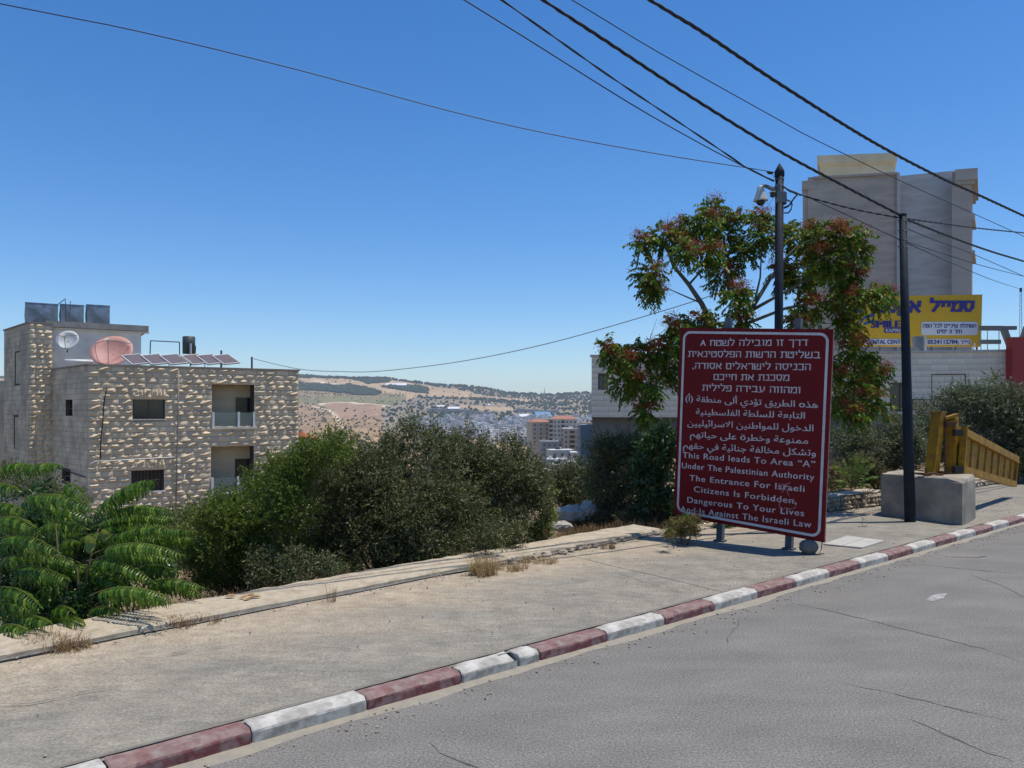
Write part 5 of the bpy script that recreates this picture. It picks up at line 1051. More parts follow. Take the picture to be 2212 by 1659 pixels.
for i, (a, b, yt, lb) in enumerate(((42, 114, 652, 'leftmost and largest sheet metal water tank on the stone house'), (122, 174, 656, 'middle sheet metal water tank on the stone house'), (179, 231, 657, 'rightmost sheet metal water tank of three on the stone house'))): tank(a, b, yt, 702, 38.6 + i * .9, lb)
pf = thing('pipe_frame', 'thin bent pipe rising over the middle water tank', 'pipe', P(160, 704, 39)); mb = MB(); mb.tube([P(125, 658, 39), P(138, 648, 39), P(141, 645, 39), P(142, 660, 39), P(143, 704, 39)], .022, 5); mb.build('pipe', m_galv, pf, True)
mb = MB(); mb.tube([P(152, 650, 38.6), P(150, 706, 38.6)], .018, 5); mb.build('rod', m_galv, pf)
def dish(name, label, X, Y, d, rx, tilt, az, mat, cat='satellite dish'):
    c = P(X, Y, d); r = rx / FPX * d; root = thing(name, label, cat, P(X, Y + rx * 1.1, d)); ax = Vector((math.sin(az) * math.cos(tilt), -math.cos(az) * math.cos(tilt), math.sin(tilt))).normalized()
    u = ax.cross(Vector((0, 0, 1))).normalized(); v = u.cross(ax); V = [c - ax * r * .28]; F = []; k = 24
    for j in range(1, 5):
        rr_ = r * j / 4; V += [c + (u * math.cos(2 * math.pi * i / k) + v * math.sin(2 * math.pi * i / k)) * rr_ - ax * r * .28 * (1 - (j / 4) ** 2) for i in range(k)]
    F = [(0, 1 + i, 1 + (i + 1) % k) for i in range(k)] + [(1 + (j - 1) * k + i, 1 + j * k + i, 1 + j * k + (i + 1) % k, 1 + (j - 1) * k + (i + 1) % k) for j in range(1, 4) for i in range(k)]
    n0 = len(V); V2 = V + [p - ax * .02 for p in V]; F2 = F + [tuple(n0 + i for i in f[::-1]) for f in F] + [(1 + 3 * k + i, n0 + 1 + 3 * k + i, n0 + 1 + 3 * k + (i + 1) % k, 1 + 3 * k + (i + 1) % k) for i in range(k)]
    mesh('reflector', V2, F2, mat, root, True); fp = c + ax * r * .75
    mb = MB(); 
    for a in (0.5, 2.6, 4.7): mb.tube([c + (u * math.cos(a) + v * math.sin(a)) * r * .95, fp], .014, 4)
    mb.build('feed_arm', m_galv, root); mb = MB(); mb.tube([fp + ax * .09, fp - ax * .10], [.05, .065], 8); mb.box(fp + u * .09, u * .05, ax * .04, v * .04); mb.build('feed_horn', M('cream_plastic', (.6, .58, .5)), root)
    mb = MB(); mb.tube([c - ax * r * .3, c - ax * r * .45 - v * r * .5, P(X, Y + rx * 1.15, d + .2)], .04, 6); mb.build('mast', m_rust, root)
dish('satellite_dish', 'small pale grey satellite dish at the left corner of the house roof', 145, 734, 37.4, 23, R(25), R(10), M('pale_grey_dish', (.50, .52, .52), (.42, .44, .45), scale=3, rough=.5))
dish('satellite_dish', 'large dusty pink satellite dish tilted on the house roof', 241, 757, 37.0, 43, R(38), R(12), M('dusty_pink_dish', (.48, .24, .20), (.40, .20, .165), scale=3, rough=.6))
m_pan = M('solar_collector_glass', (.17, .13, .12), (.12, .10, .10), scale=2, rough=.32, spec=.4); m_alu = M('aluminium', (.50, .50, .49), rough=.6, metal=.2)
for i, X in enumerate((296, 338, 378, 424, 456, 490)):
    d = HC.y + hd.y * fu(X) + 1.2; c = P(X - 2, 777, d); root = thing('solar_panel', ['leftmost solar water-heating panel, next to the pink dish', 'second solar panel from the pink dish', 'third solar panel from the pink dish, left of the dark boiler', 'solar panel in front of the dark boiler', 'second solar panel from the right on the house roof', 'rightmost solar panel on the house roof'][i], 'solar panel', c - Vector((0, 0, .5)), 'tilted solar panels along the house roof')
    t_ = (Vector((-.62, 0, .62)) - hn * .9).normalized(); f_ = (hd + Vector((0, 0, -.02))).normalized(); f_ = (f_ - t_ * f_.dot(t_)).normalized(); nn_ = f_.cross(t_); nn_ = nn_ if nn_.dot(hn) > 0 else -nn_
    mb = MB(); mb.box(c, f_ * .43, t_ * .52, nn_ * .03); mb.build('collector', m_pan, root)
    mb = MB()
    for s_ in (-1, 1): mb.box(c + f_ * .43 * s_ + nn_ * .012, f_ * .022, t_ * .55, nn_ * .035); mb.box(c + t_ * .53 * s_ + nn_ * .012, f_ * .40, t_ * .025, nn_ * .034)
    mb.build('frame', m_alu, root); mb = MB(); mb.tube([c + t_ * .45 - nn_ * .04, c + t_ * .45 - nn_ * .5 - Vector((0, 0, .95))], .02, 4); mb.build('leg', m_galv, root)
bo = thing('boiler', 'upright dark green solar boiler with a pipe on the house roof', 'boiler', P(408, 790, 38.5)); mb = MB(); q = P(408, 745, 38.5); mb.tube([q - Vector((0, 0, .45)), q + Vector((0, 0, .40)), q + Vector((0, 0, .42))], [.30, .30, .26], 16); mb.build('tank', M('dark_green_metal', (.035, .05, .05), (.06, .07, .065), scale=4, rough=.5), bo, True)
mb = MB(); mb.tube([P(412, 742, 38.1), P(412, 790, 38.1)], .055, 8); mb.build('pipe', m_alu, bo); mb = MB(); mb.tube([P(419, 740, 38.3), P(423, 750, 38.3), P(422, 765, 38.3), P(417, 772, 38.3)], .02, 5); mb.build('hose', m_blk, bo, True)
pf2 = thing('pipe_frame', 'rectangular thin pipe frame standing behind the solar panels', 'pipe frame', P(355, 790, 38.8)); mb = MB()
for pp in ([(324, 765), (325, 736)], [(325, 736), (388, 739)], [(388, 739), (388, 770)]): mb.tube([P(x, y, 38.8) for x, y in pp], .028, 5)
mb.build('pipe', m_galv, pf2)
for X, yt, lb in ((478, 757, 'short dark vent pipe behind the rightmost solar panel'), (544, 771, 'short vent pipe near the right end of the house roof')): mb = MB(); mb.tube([P(X, yt, 39.3), P(X, 797, 39.3)], .05, 7); tag(mb.build('vent_pipe', m_galv), lb, 'pipe')
mb = MB(); c = P(172, 781, 37.3); mb.tube([c - hd * .62, c + hd * .62], .11, 10); tag(mb.build('white_roll', m_white, None, True), 'white rolled sheet lying on the parapet under the small dish', 'roll')
# red-tiled pavilion right of the house
pv = thing('pavilion', 'small open pavilion with an orange tiled roof just right of the stone house', 'pavilion', P(655, 1000, 46)); m_tile = M('orange_roof_tile', (.50, .20, .09), (.42, .15, .07), scale=4, vary=.2)
ap = P(640, 932, 47); e1, e2, e3 = P(684, 947, 45), P(625, 950, 43.5), P(690, 944, 50)
V = [ap, e1, e2, e3, ap - Vector((0, 0, .06)), e1 - Vector((0, 0, .14)), e2 - Vector((0, 0, .14)), e3 - Vector((0, 0, .14))]
mesh('roof', V, [(0, 2, 1), (0, 1, 3), (4, 5, 6), (4, 7, 5), (2, 6, 5, 1), (1, 5, 7, 3)], M('roof_board', (.22, .1, .06)), pv)
for i in range(8):
    for j in range(5):
        a = lerp(ap, lerp(e2, e1, (i + .1) / 8), (j + .05) / 5 + .0); b = lerp(ap, lerp(e2, e1, (i + .9) / 8), (j + .05) / 5); c_ = lerp(ap, lerp(e2, e1, (i + .9) / 8), (j + 1.1) / 5); d_ = lerp(ap, lerp(e2, e1, (i + .1) / 8), (j + 1.1) / 5); up = Vector((0, 0, .05)); mid1 = (a + b) / 2 + up * 1.6; mid2 = (c_ + d_) / 2 + up * 2.2
        mesh('roof_tile', [a + up * .4, mid1, b + up * .4, c_ + up, mid2, d_ + up], [(0, 1, 4, 5), (1, 2, 3, 4), (5, 4, 3)], m_tile, pv)
for q in (P(676, 952, 45.3), P(632, 952, 44.2)): mb = MB(); mb.tube([q, q - Vector((0, 0, 1.8))], .07, 6); mb.build('column', m_frame, pv)
mb = MB(); mb.box(P(655, 985, 46.5), (.9, 0, 0), (0, .4, 0), (0, 0, .55)); mb.build('parapet', M('pale_blue_render', (.42, .48, .52), (.36, .42, .46)), pv)

# ------------------------------------------------------------------ long stone building behind the sign
of = thing('office_building', 'long grey-beige ashlar building behind the tree and the red sign', 'building', P(1700, 960, 49))
oA = P(1278, 885, 50.5); oB = P(2184, 885, 46.0); ov = Vector((oB.x - oA.x, oB.y - oA.y, 0)); oang = math.atan2(ov.y, ov.x); oL = ov.length; od = ov.normalized(); on_ = Vector((od.y, -od.x, 0))
def ou(X): r = (X - CX) / FPX; return (r * oA.y - oA.x) / (od.x - r * od.y)
def oh(X0, X1, Y0, Y1): d_ = oA.y + od.y * ou((X0 + X1) / 2); return (ou(X0), ou(X1), H - (Y1 - HY) / FPX * d_, H - (Y0 - HY) / FPX * d_)
zo_ = H + (885 - 771) / FPX * 50.5
oholes = [oh(1292, 1313, 811, 841), oh(1405, 1420, 833, 850), oh(1922, 1969, 830, 887), oh(2086, 2130, 833, 865), oh(1360, 1378, 812, 842)]
m_off = M('grey_ashlar', (.76, .69, .56), (.68, .61, .49), scale=.8, rough=.9, vary=.07, c3=(.56, .51, .42), scale3=.35, amt3=.5, spec=.15)
OFS = [stone_mesh('stone', 0, False, m_off)]
zmid = H + (885 - 905) / FPX * 50
opt = facade(of, (oA.x, oA.y), oang, oL, zmid, zo_, oholes, .36, OFS, m_mort, 300, (.7, 1.1), seed=5)
for h in oholes:
    wn = wbox(of, opt, h[0], h[1], h[2], h[3], -.22, -.17, 'window', m_glass, od, on_)
    for u in (h[0] + .03, (h[0] + h[1]) / 2, h[1] - .03): wbox(wn, opt, u - .03, u + .03, h[2], h[3], -.168, -.12, 'frame', m_frame, od, on_)
wbox(of, opt, -.1, oL + .1, zo_, zo_ + .14, -.4, .10, 'coping', M('pale_coping', (.55, .52, .46), (.42, .39, .34)), od, on_)
wbox(of, opt, 0, oL, -4, zmid - .002, -.9, -.5, 'basement_wall', M('shaded_basement_grey', (.17, .17, .16), (.12, .12, .12), scale=.7), od, on_)  # dark grey colour stands in for the shadow under the floor above
wbox(of, opt, 0, oL, zmid - .001, zo_ - .3, -12, -.30, 'inner_block', m_off, od, on_)
for u0, u1 in ((ou(2012), ou(2013)), (ou(2084), ou(2086))): wbox(of, opt, u0, u1, zmid + .6, H + (885 - 812) / FPX * 48, .013, .04, 'trim', m_mort, od, on_)
wbox(of, opt, ou(2012), ou(2086), H + (885 - 812) / FPX * 48, H + (885 - 812) / FPX * 48 + .05, .013, .04, 'trim', m_mort, od, on_)
for k in range(16): u = lerp(ou(1968), ou(2082), k / 15); wbox(of, opt, u - .02, u + .02, H + (885 - 884) / FPX * 47, H + (885 - 865) / FPX * 47, .3, .34, 'railing_bar', m_frame, od, on_)
wbox(of, opt, ou(1966), ou(2084), H + (885 - 865) / FPX * 47, H + (885 - 862) / FPX * 47, .28, .36, 'railing_top', m_frame, od, on_)
rg = thing('roof_railing', 'light metal railing and frames along the parapet under the yellow billboard', 'railing', P(1950, 775, 47.5))
for X in range(1800, 2170, 24): mb = MB(); mb.tube([P(X, 779, 47.3), P(X, 762, 47.3)], .025, 4); mb.build('post', m_galv, rg)
mb = MB(); mb.tube([P(1795, 770, 47.3), P(2170, 774, 47.3)], .02, 4); mb.build('rail', m_alu, rg)
mb = MB(); mb.tube([P(2048, 772, 47.1), P(2096, 772, 47.1), P(2104, 750, 47.1), P(2106, 742, 47.1)], .05, 4); mb.build('chair_frame', m_white, rg)
# retaining wall in front of it; its shade is put into the stone colour
rt = thing('retaining_wall', 'stone retaining wall coloured dark grey for shade, with a pale coping behind the bushes right of the sign', 'wall', P(1890, 980, 37)); mb = MB(); a, b = P(1760, 885, 38), P(2230, 885, 36.5); v = Vector((b.x - a.x, b.y - a.y, 0)); z1 = H + (885 - 894) / FPX * 37.5
mb.box((a + b) / 2 + Vector((0, .25, (z1 - 3) / 2 - (a.z + b.z) / 2)), v / 2, (0, .25, 0), (0, 0, (z1 + 3) / 2)); mb.build('wall', M('shaded_retaining_stone', (.15, .14, .125), (.10, .095, .085), scale=.9), rt)
mb = MB(); mb.box((a + b) / 2 + Vector((0, .25, z1 + .05 - (a.z + b.z) / 2)), v / 2, (0, .32, 0), (0, 0, .05)); mb.build('coping', MATS['pale_coping'], rt)
# AC unit
ac = thing('air_conditioner', 'grey rooftop air conditioner beside the second utility pole, under the billboard', 'air conditioner', P(1984, 778, 47)); mb = MB(); mb.box(P(1985, 743, 47.4), (.33, 0, 0), (0, .2, 0), (0, 0, .46)); mb.build('case', M('grey_case', (.27, .28, .28), (.2, .21, .21)), ac)
mb = MB(); mb.box(P(1996, 743, 47.2), (.035, 0, 0), (0, .2, 0), (0, 0, .47)); mb.build('edge', m_white, ac); mb = MB(); [mb.tube([P(X, 758, 47.4), P(X, 778, 47.4)], .05, 4) for X in (1977, 1993)]; mb.build('leg', m_frame, ac)

# ------------------------------------------------------------------ billboard
bd = 49.5; bb = thing('billboard', 'yellow rooftop billboard with blue Hebrew lettering and white phone panels', 'billboard', P(1977, 778, bd)); m_by = M('billboard_yellow', (.62, .37, .008), (.56, .33, .008), scale=.6, rough=.6); m_bl = M('billboard_blue', (.02, .018, .22), (.025, .02, .17), scale=3, rough=.5)
bq = [P(1832, 641, bd + .6), P(2122, 636, bd), P(2119, 749, bd), P(1833, 748, bd + .6)]; by = Vector((0, .16, 0))
mb = MB(); mb.add(bq + [p + by for p in bq], [(3, 2, 1, 0), (4, 5, 6, 7), (0, 1, 5, 4), (1, 2, 6, 5), (2, 3, 7, 6), (3, 0, 4, 7)]); mb.build('panel', m_by, bb)
mb = MB(); mb.box((bq[0] + bq[3]) / 2 + Vector((-.06, .08, 0)), (.05, 0, 0), (0, .1, 0), (0, 0, (bq[0].z - bq[3].z) / 2)); mb.build('edge_strip', m_white, bb)
for X in (1850, 1900, 1955, 2012, 2064, 2110): mb = MB(); mb.tube([P(X, 749, bd + .4), P(X, 790, bd + .4)], .06, 6); mb.build('post', m_galv, bb)
def B_(X, Y, off=0.): t = (X - 1832) / 290; return P(X, Y, lerp(bd + .6, bd, t) - .012 - off)
m_wp = M('billboard_white', (.58, .60, .62), rough=.5)
def bpanel(X0, X1, Y0, Y1, mat, off, name='white_panel', r=5):
    out = []
    for cx, cy, a0 in ((X1 - r, Y0 + r, -90), (X1 - r, Y1 - r, 0), (X0 + r, Y1 - r, 90), (X0 + r, Y0 + r, 180)):
        for i in range(5): a = R(a0 + 22.5 * i); out.append(B_(cx + r * math.cos(a), cy + r * math.sin(a), off))
    return mesh(name, out, [tuple(range(20))[::-1]], mat, bb)
bpanel(1990, 2112, 695, 724, m_wp, .01); bpanel(2001, 2098, 732, 745, m_wp, .01); bpanel(1868, 1962, 732, 745, m_wp, .01, r=2); bpanel(1910, 1960, 709, 719, m_bl, .01, 'blue_panel', 2)
def btext(t, X0, X1, Y0, Y1, mat, bold, off=.02, cap=.62, y0=0): put_text('lettering', t, lambda x, y, z: B_(lerp(X0, X1, x), lerp(Y1, Y0, y), off + .004 * z), mat, bb, bold, cap, y0)
def bheb(t, X0, X1, Y0, Y1, th, gap=.27, sl=0.): put_heb(t, lambda x, y, z: B_(lerp(X0, X1, x) + sl * y, lerp(Y1, Y0, y), .02 + .003 * z), m_bl, bb, th, gap)
bheb("סמייל", 2006, 2105, 648, 675, .30, .26, 3); bheb("אקספרס", 1842, 1990, 648, 677, .30, .26, 3)
bheb("השתלת שיניים לכל הפה", 1993, 2109, 700, 708, .2); bheb("תוך 3 ימים", 2024, 2078, 712, 720, .2)
bheb("נייד", 2074, 2096, 735.5, 743, .2); btext("0524112784:", 2004, 2071, 735, 743, m_bl, .03); btext("DENTAL CENTER", 1872, 1958, 735, 743, m_bl, .03); btext("EXPRESS", 1914, 1957, 711, 717.5, m_wp, .03, .025); btext("SMILE", 1882, 1945, 694, 708, m_bl, .06)
sw = []
for (x0, y0, x1, y1, wd) in [(1853, 706, 1868, 686, 3), (1868, 686, 1890, 680, 3.5), (1866, 700, 1884, 694, 3), (1884, 694, 1900, 697, 3)]:
    V = [B_(x0, y0 - wd, .015), B_(x0, y0 + wd, .015), B_(x1, y1 + wd, .015), B_(x1, y1 - wd, .015)]; mesh('swoosh', V, [(0, 1, 2, 3)], M('billboard_light_blue', (.03, .10, .22)), bb)
# rooftop letters and red panel at the right edge
rl = thing('roof_letter', 'big grey roof sign letter made of three horizontal bars, right of the billboard', 'sign letter', P(2146, 768, 48)); m_let = M('grey_letter_back', (.20, .20, .18), (.15, .15, .135), scale=1)
for (X0, X1, Y0, Y1) in ((2116, 2164, 704, 714), (2116, 2160, 734, 743), (2116, 2163, 756, 766)): mb = MB(); a, b = P(X0, Y1, 48), P(X1, Y0, 48); mb.box((a + b) / 2, ((b.x - a.x) / 2, 0, 0), (0, .12, 0), (0, 0, (b.z - a.z) / 2)); mb.build('bar', m_let, rl)
for X in (2119, 2133, 2158): mb = MB(); mb.tube([P(X, 714, 48.1), P(X, 757, 48.1)], .03, 4); mb.build('strut', m_alu, rl)
rl2 = thing('roof_letter', 'big grey angular roof sign letter above the red panel at the right edge', 'sign letter', P(2195, 735, 48)); mb = MB()
for q in ([(2162, 704), (2197, 704), (2197, 712), (2165, 712)], [(2165, 712.3), (2178, 712.3), (2190, 746), (2178, 746)], [(2190.3, 737), (2201, 737), (2199, 746), (2190.3, 746)], [(2201.3, 746), (2211, 746), (2228, 704), (2216, 704)]):
    mb.prism([(P(x, y, 48).x, P(x, y, 48).z) for x, y in q], 0, .24)
mb.V = [(x, 48 + z, y) for x, y, z in mb.V]; mb.build('letter', m_let, rl2)
rp_ = thing('red_panel', 'bright red sign panel at the right edge below the grey roof letters', 'sign', P(2200, 880, 46)); mb = MB(); a, b = P(2180, 872, 45.5), P(2290, 729, 45.5); mb.box((a + b) / 2, ((b.x - a.x) / 2, 0, 0), (0, .3, 0), (0, 0, (b.z - a.z) / 2)); mb.build('panel', M('red_panel_paint', (.33, .012, .016), (.28, .01, .014), rough=.5), rp_)
wl = thing('roof_wall', 'low bluish roof-terrace screen between the billboard and the red panel', 'screen', P(2146, 778, 50)); mb = MB(); a, b = P(2098, 780, 50), P(2190, 766, 50); mb.box((a + b) / 2, ((b.x - a.x) / 2, 0, 0), (0, .1, 0), (0, 0, (b.z - a.z) / 2)); mb.build('screen', M('blue_grey_mesh', (.16, .19, .22), (.11, .13, .15), scale=2), wl)
# lattice mast
lm = thing('lattice_mast', 'thin distant lattice mast rising over the roof letters at the right edge', 'mast', P(2205, 740, 60)); mb = MB()
for dx in (-.11, .11): mb.tube([P(2205, 750, 60) + Vector((dx, 0, 0)), P(2205, 628, 60) + Vector((dx * .5, 0, 0))], .02, 4)
for i in range(16): a = P(2205, 748 - i * 7.5, 60); b = P(2205, 740.5 - i * 7.5, 60); s_ = 1 if i % 2 else -1; mb.tube([a + Vector((.1 * s_, 0, 0)), b - Vector((.1 * s_, 0, 0))], .012, 3)
mb.build('lattice', M('mast_steel', (.16, .19, .24), rough=.6), lm); mb = MB(); mb.tube([P(2205, 630, 60), P(2205, 622, 60)], .09, 6); mb.build('beacon', m_blk, lm)

# ------------------------------------------------------------------ tower block
tw = thing('tower_block', 'tall windowless beige tower block at the right with a roof house tinted yellowish as if sunlit', 'building', P(1920, 880, 92))
m_ta = M('tower_plaster_warm', (.46, .40, .335), (.40, .345, .29), scale=.12, rough=.9, c3=(.27, .245, .22), scale3=.3, amt3=.5, stretch=(1, 1, 5)); m_tb = M('tower_plaster_grey', (.52, .51, .49), (.46, .45, .43), scale=.15, rough=.9, c3=(.31, .295, .27), scale3=.3, amt3=.4, stretch=(1, 1, 5)); m_tc = M('tower_plaster_side', (.42, .38, .335), (.36, .325, .285), scale=.2, stretch=(1, 1, 5)); m_tr = M('sunlit_roof_house_plaster', (.66, .57, .38), (.55, .47, .31), scale=.3)  # roof house colour lighter and yellower, with its sunlight put in
m_lite = M('tower_edge', (.44, .42, .40), (.4, .38, .36))
def tz(Y, d): return H - (Y - HY) / FPX * d
def slab(name, X0, d0, X1, d1, Yt0, Yb, dep, mat, par=tw):
    a, b = P(X0, 885, d0), P(X1, 885, d1); v = Vector((b.x - a.x, b.y - a.y, 0)); n_ = Vector((a.x + .04 * a.y, a.y, 0)).normalized(); zt = tz(Yt0, d0); zb = -3 if Yb is None else tz(Yb, d0)
    mb = MB(); c = Vector(((a.x + b.x) / 2, (a.y + b.y) / 2, (zt + zb) / 2)) + n_ * dep / 2; mb.box(c, v / 2, n_ * dep / 2, (0, 0, (zt - zb) / 2)); return mb.build(name, mat, par)
slab('wall', 1745, 94, 1941, 92.2, 383, None, 14, m_ta); slab('corner_pier', 1734, 94.4, 1758, 94, 392, None, 10, m_ta)
slab('pier_cap', 1732, 94.2, 1764, 93.7, 391, 410, 8, m_ta); slab('edge_strip', 1937, 91.9, 1944, 91.8, 374, None, 3, m_lite)
slab('wall', 1944, 93, 2072, 90.8, 380, None, 12, m_tb); slab('corner_pier', 2056, 88.6, 2099, 88, 372, None, 10, m_tc)
slab('pier_cap', 2063, 88, 2112, 87.4, 366, 390, 10.6, m_tc); slab('pier_cap', 2062, 88.2, 2106, 87.7, 390, 399, 10.3, m_tc)
for Y in (467, 545, 642, 700): slab('balcony_edge', 2094, 88.5, 2106, 88.3, Y - 4, Y + 8, 6, m_lite)
slab('roof_house', 1771, 97, 1932, 96, 353, 392, 8, m_tr); slab('roof_cornice', 1765, 96.7, 1938, 95.6, 336, 353, 9, m_tr); slab('roof_cornice', 1768, 96.8, 1935, 95.8, 352, 358, 8.5, m_tr)
slab('parapet', 1757, 93.7, 1941, 91.9, 381, 386, 2, m_ta)

# ------------------------------------------------------------------ valley town
m_hw = [M('pale_stone_wall', (.58, .53, .45), (.50, .46, .39), scale=.3), M('beige_wall', (.54, .45, .34), (.46, .39, .29), scale=.3), M('grey_wall', (.34, .33, .31), (.28, .27, .26), scale=.3), M('white_wall', (.70, .68, .64), (.62, .6, .56), scale=.3)]
m_hr = M('white_roof_wash', (.66, .65, .62), (.5, .49, .46), scale=.3); m_win = M('distant_window', (.03, .035, .045), rough=.3); m_red = M('red_roof_tiles', (.36, .17, .11), (.30, .13, .085), scale=.5)
def house_mesh(seed, fl, wx, wy, wall, roof):
    rr = random.Random(seed); h = fl * 3.1; mb = MB(); mb.abox(-wx / 2, wx / 2, -wy / 2, wy / 2, -6, h, 0)
    mb.abox(-wx / 2 - .15, wx / 2 + .15, -wy / 2 - .15, wy / 2 + .15, h, h + .35, 1)
    for f in range(fl):
        n = max(2, int(wx / 3.4))
        for i in range(n):
            if rr.random() < .85: x = -wx / 2 + wx * (i + .5) / n; w_ = rr.choice((.55, .7, 1.1)); mb.abox(x - w_, x + w_, -wy / 2 - .06, -wy / 2 + .02, f * 3.1 + .9, f * 3.1 + 2.3, 2)  # dark glass boxes stand proud, their colour imitating shaded recesses
        for i in range(max(2, int(wy / 3.6))): y = -wy / 2 + wy * (i + .5) / max(2, int(wy / 3.6)); mb.abox(-wx / 2 - .06, -wx / 2 + .02, y - .6, y + .6, f * 3.1 + .9, f * 3.1 + 2.3, 2); mb.abox(wx / 2 - .02, wx / 2 + .06, y - .6, y + .6, f * 3.1 + .9, f * 3.1 + 2.3, 2)
        if rr.random() < .6: x = rr.uniform(-wx / 4, wx / 4); mb.abox(x - 1.8, x + 1.8, -wy / 2 - 1.3, -wy / 2, f * 3.1 - .1, f * 3.1 + .9, 1)
    if rr.random() < .7: mb.abox(-wx / 4, wx / 6, 0, wy / 3, h + .35, h + 2.9, 0)
    for i in range(rr.randint(2, 5)): x, y = rr.uniform(-wx / 2.4, wx / 2.6), rr.uniform(-wy / 2.5, 0); mb.abox(x - .6, x + .6, y - .5, y + .5, h + .36, h + rr.uniform(1.2, 2.0), rr.choice((1, 2, 1)))
    if roof: 
        k = len(mb.V); mb.add([(-wx / 2 - .4, -wy / 2 - .4, h + .36), (wx / 2 + .4, -wy / 2 - .4, h + .36), (wx / 2 + .4, wy / 2 + .4, h + .36), (-wx / 2 - .4, wy / 2 + .4, h + .36), (-wx / 5, 0, h + 2.6), (wx / 5, 0, h + 2.6)], [(0, 1, 5, 4), (1, 2, 5), (2, 3, 4, 5), (3, 0, 4)], 3)
    me = bpy.data.meshes.new('town_house'); me.from_pydata(mb.V, [], mb.F)
    for m in (wall, m_hr, m_win, m_red): me.materials.append(m)
    me.polygons.foreach_set('material_index', mb.I); return me
PH = [house_mesh(k, 2 + k % 4, random.uniform(13, 22), random.uniform(11, 17), m_hw[k % 4], k in (5, 9)) for k in range(12)]
cnt = 0; tries = 0; used = []
while cnt < 290 and tries < 16000:
    tries += 1; X = random.uniform(900, 1290); Yb = random.choice([random.uniform(903, 925), random.uniform(912, 940), random.uniform(925, 965)])
    if Yb > 960 and X < 1100: continue
    if X < 960 and Yb < 912: continue
    if X > 1140 and Yb > 950: continue
    # distance at which the valley floor appears at that height
    lo, hi = 520., 2300.; r = (X - CX) / FPX
    ds = np.linspace(lo, hi, 120); zz_ = hz(r * ds, ds); yy = HY - (zz_ - H) / ds * FPX; k = int(np.argmin(np.abs(yy - Yb))); d = ds[k]
    if abs(yy[k] - Yb) > 4: continue
    d += random.uniform(-25, 25); x = r * d
    if any((x - a) ** 2 + (d - b) ** 2 < 21 ** 2 for a, b in used): continue
    used.append((x, d)); k = random.choice((0, 1, 2, 3, 4, 6, 7, 8, 10, 11, 3, 7, 11, 0)) if random.random() < .95 else 5; o = bpy.data.objects.new('town_house', PH[k]); COL.objects.link(o); o.location = (x, d, float(hz(x, d)) + .5); o.rotation_euler = (0, 0, random.choice((.2, .35, -.25, .5, -.5)) + random.uniform(-.1, .1))
    tag(o, 'small tile-roofed house in the hazy valley town' if k in (5, 9) else 'small flat-roofed pale house in the hazy valley town', 'house', 'houses of the valley town'); cnt += 1
# sheds on the far hill
m_sw2 = M('white_sheet_roof', (.72, .73, .74), (.6, .6, .61), scale=.2); m_sb = M('blue_sheet_roof', (.12, .26, .42), (.10, .22, .36), scale=.2)
def shed(name, label, X0, X1, Y0, Y1, d, mat, dep=26, ang=0., cat='shed'):
    wx = (X1 - X0) / FPX * d; c = P((X0 + X1) / 2, Y1, d); gz = float(hz(c.x, c.y)); c.z = gz + .5; h = (Y1 - Y0) / FPX * d; root = thing(name, label, cat, (c.x, c.y, c.z), None)
    ca, sa = math.cos(ang), math.sin(ang); T = lambda x, y, z: (c.x + x * ca - y * sa, c.y + x * sa + y * ca, c.z + z)
    V = [T(x, y, z) for x in (-wx / 2, wx / 2) for y, z in ((0, -8), (dep, -8), (dep, h * .75), (0, h * .35))]; mesh('walls', V, [(0, 3, 2, 1), (4, 5, 6, 7), (0, 4, 7, 3), (1, 2, 6, 5)], m_hw[2], root)
    V = [T(x, y, z) for x in (-wx / 2 - .8, wx / 2 + .8) for y, z in ((-1, h * .35), (dep * .5, h * 1.1), (dep + 1, h * .76))]; mesh('roof', V, [(0, 3, 4, 1), (1, 4, 5, 2)], mat, root)
shed('long_shed', 'long white sheet-roofed shed high on the brown far hill', 833, 878, 818, 825, 3720, m_sw2, 60)
shed('long_shed', 'short white shed at the edge of the dry fields, left of the town', 968, 992, 903 - 24, 909 - 24, 2760, m_sw2, 40)
shed('long_shed', 'tiny white shed left of the short one in the dry fields', 944, 960, 869, 873, 2900, m_sw2, 40)
shed('long_shed', 'long white factory roof on the far plain behind the apartment blocks', 1112, 1170, 868, 876, 2450, m_sw2, 60)
shed('long_shed', 'blue sheet-metal roof rising to the right on the far plain', 1160, 1194, 866, 880, 2380, m_sb, 70, .25)
shed('long_shed', 'small white roof on the slope above the long factory roof', 1046, 1058, 861, 865, 3050, m_sw2, 40)
shed('long_shed', 'white-roofed hall just behind the tile-roofed apartment blocks', 1158, 1190, 904, 910, 760, m_sw2, 20)
shed('long_shed', 'pale blue hall roof at the right behind the apartment blocks', 1250, 1280, 907, 913, 700, M('pale_blue_sheet', (.35, .42, .48)), 20)
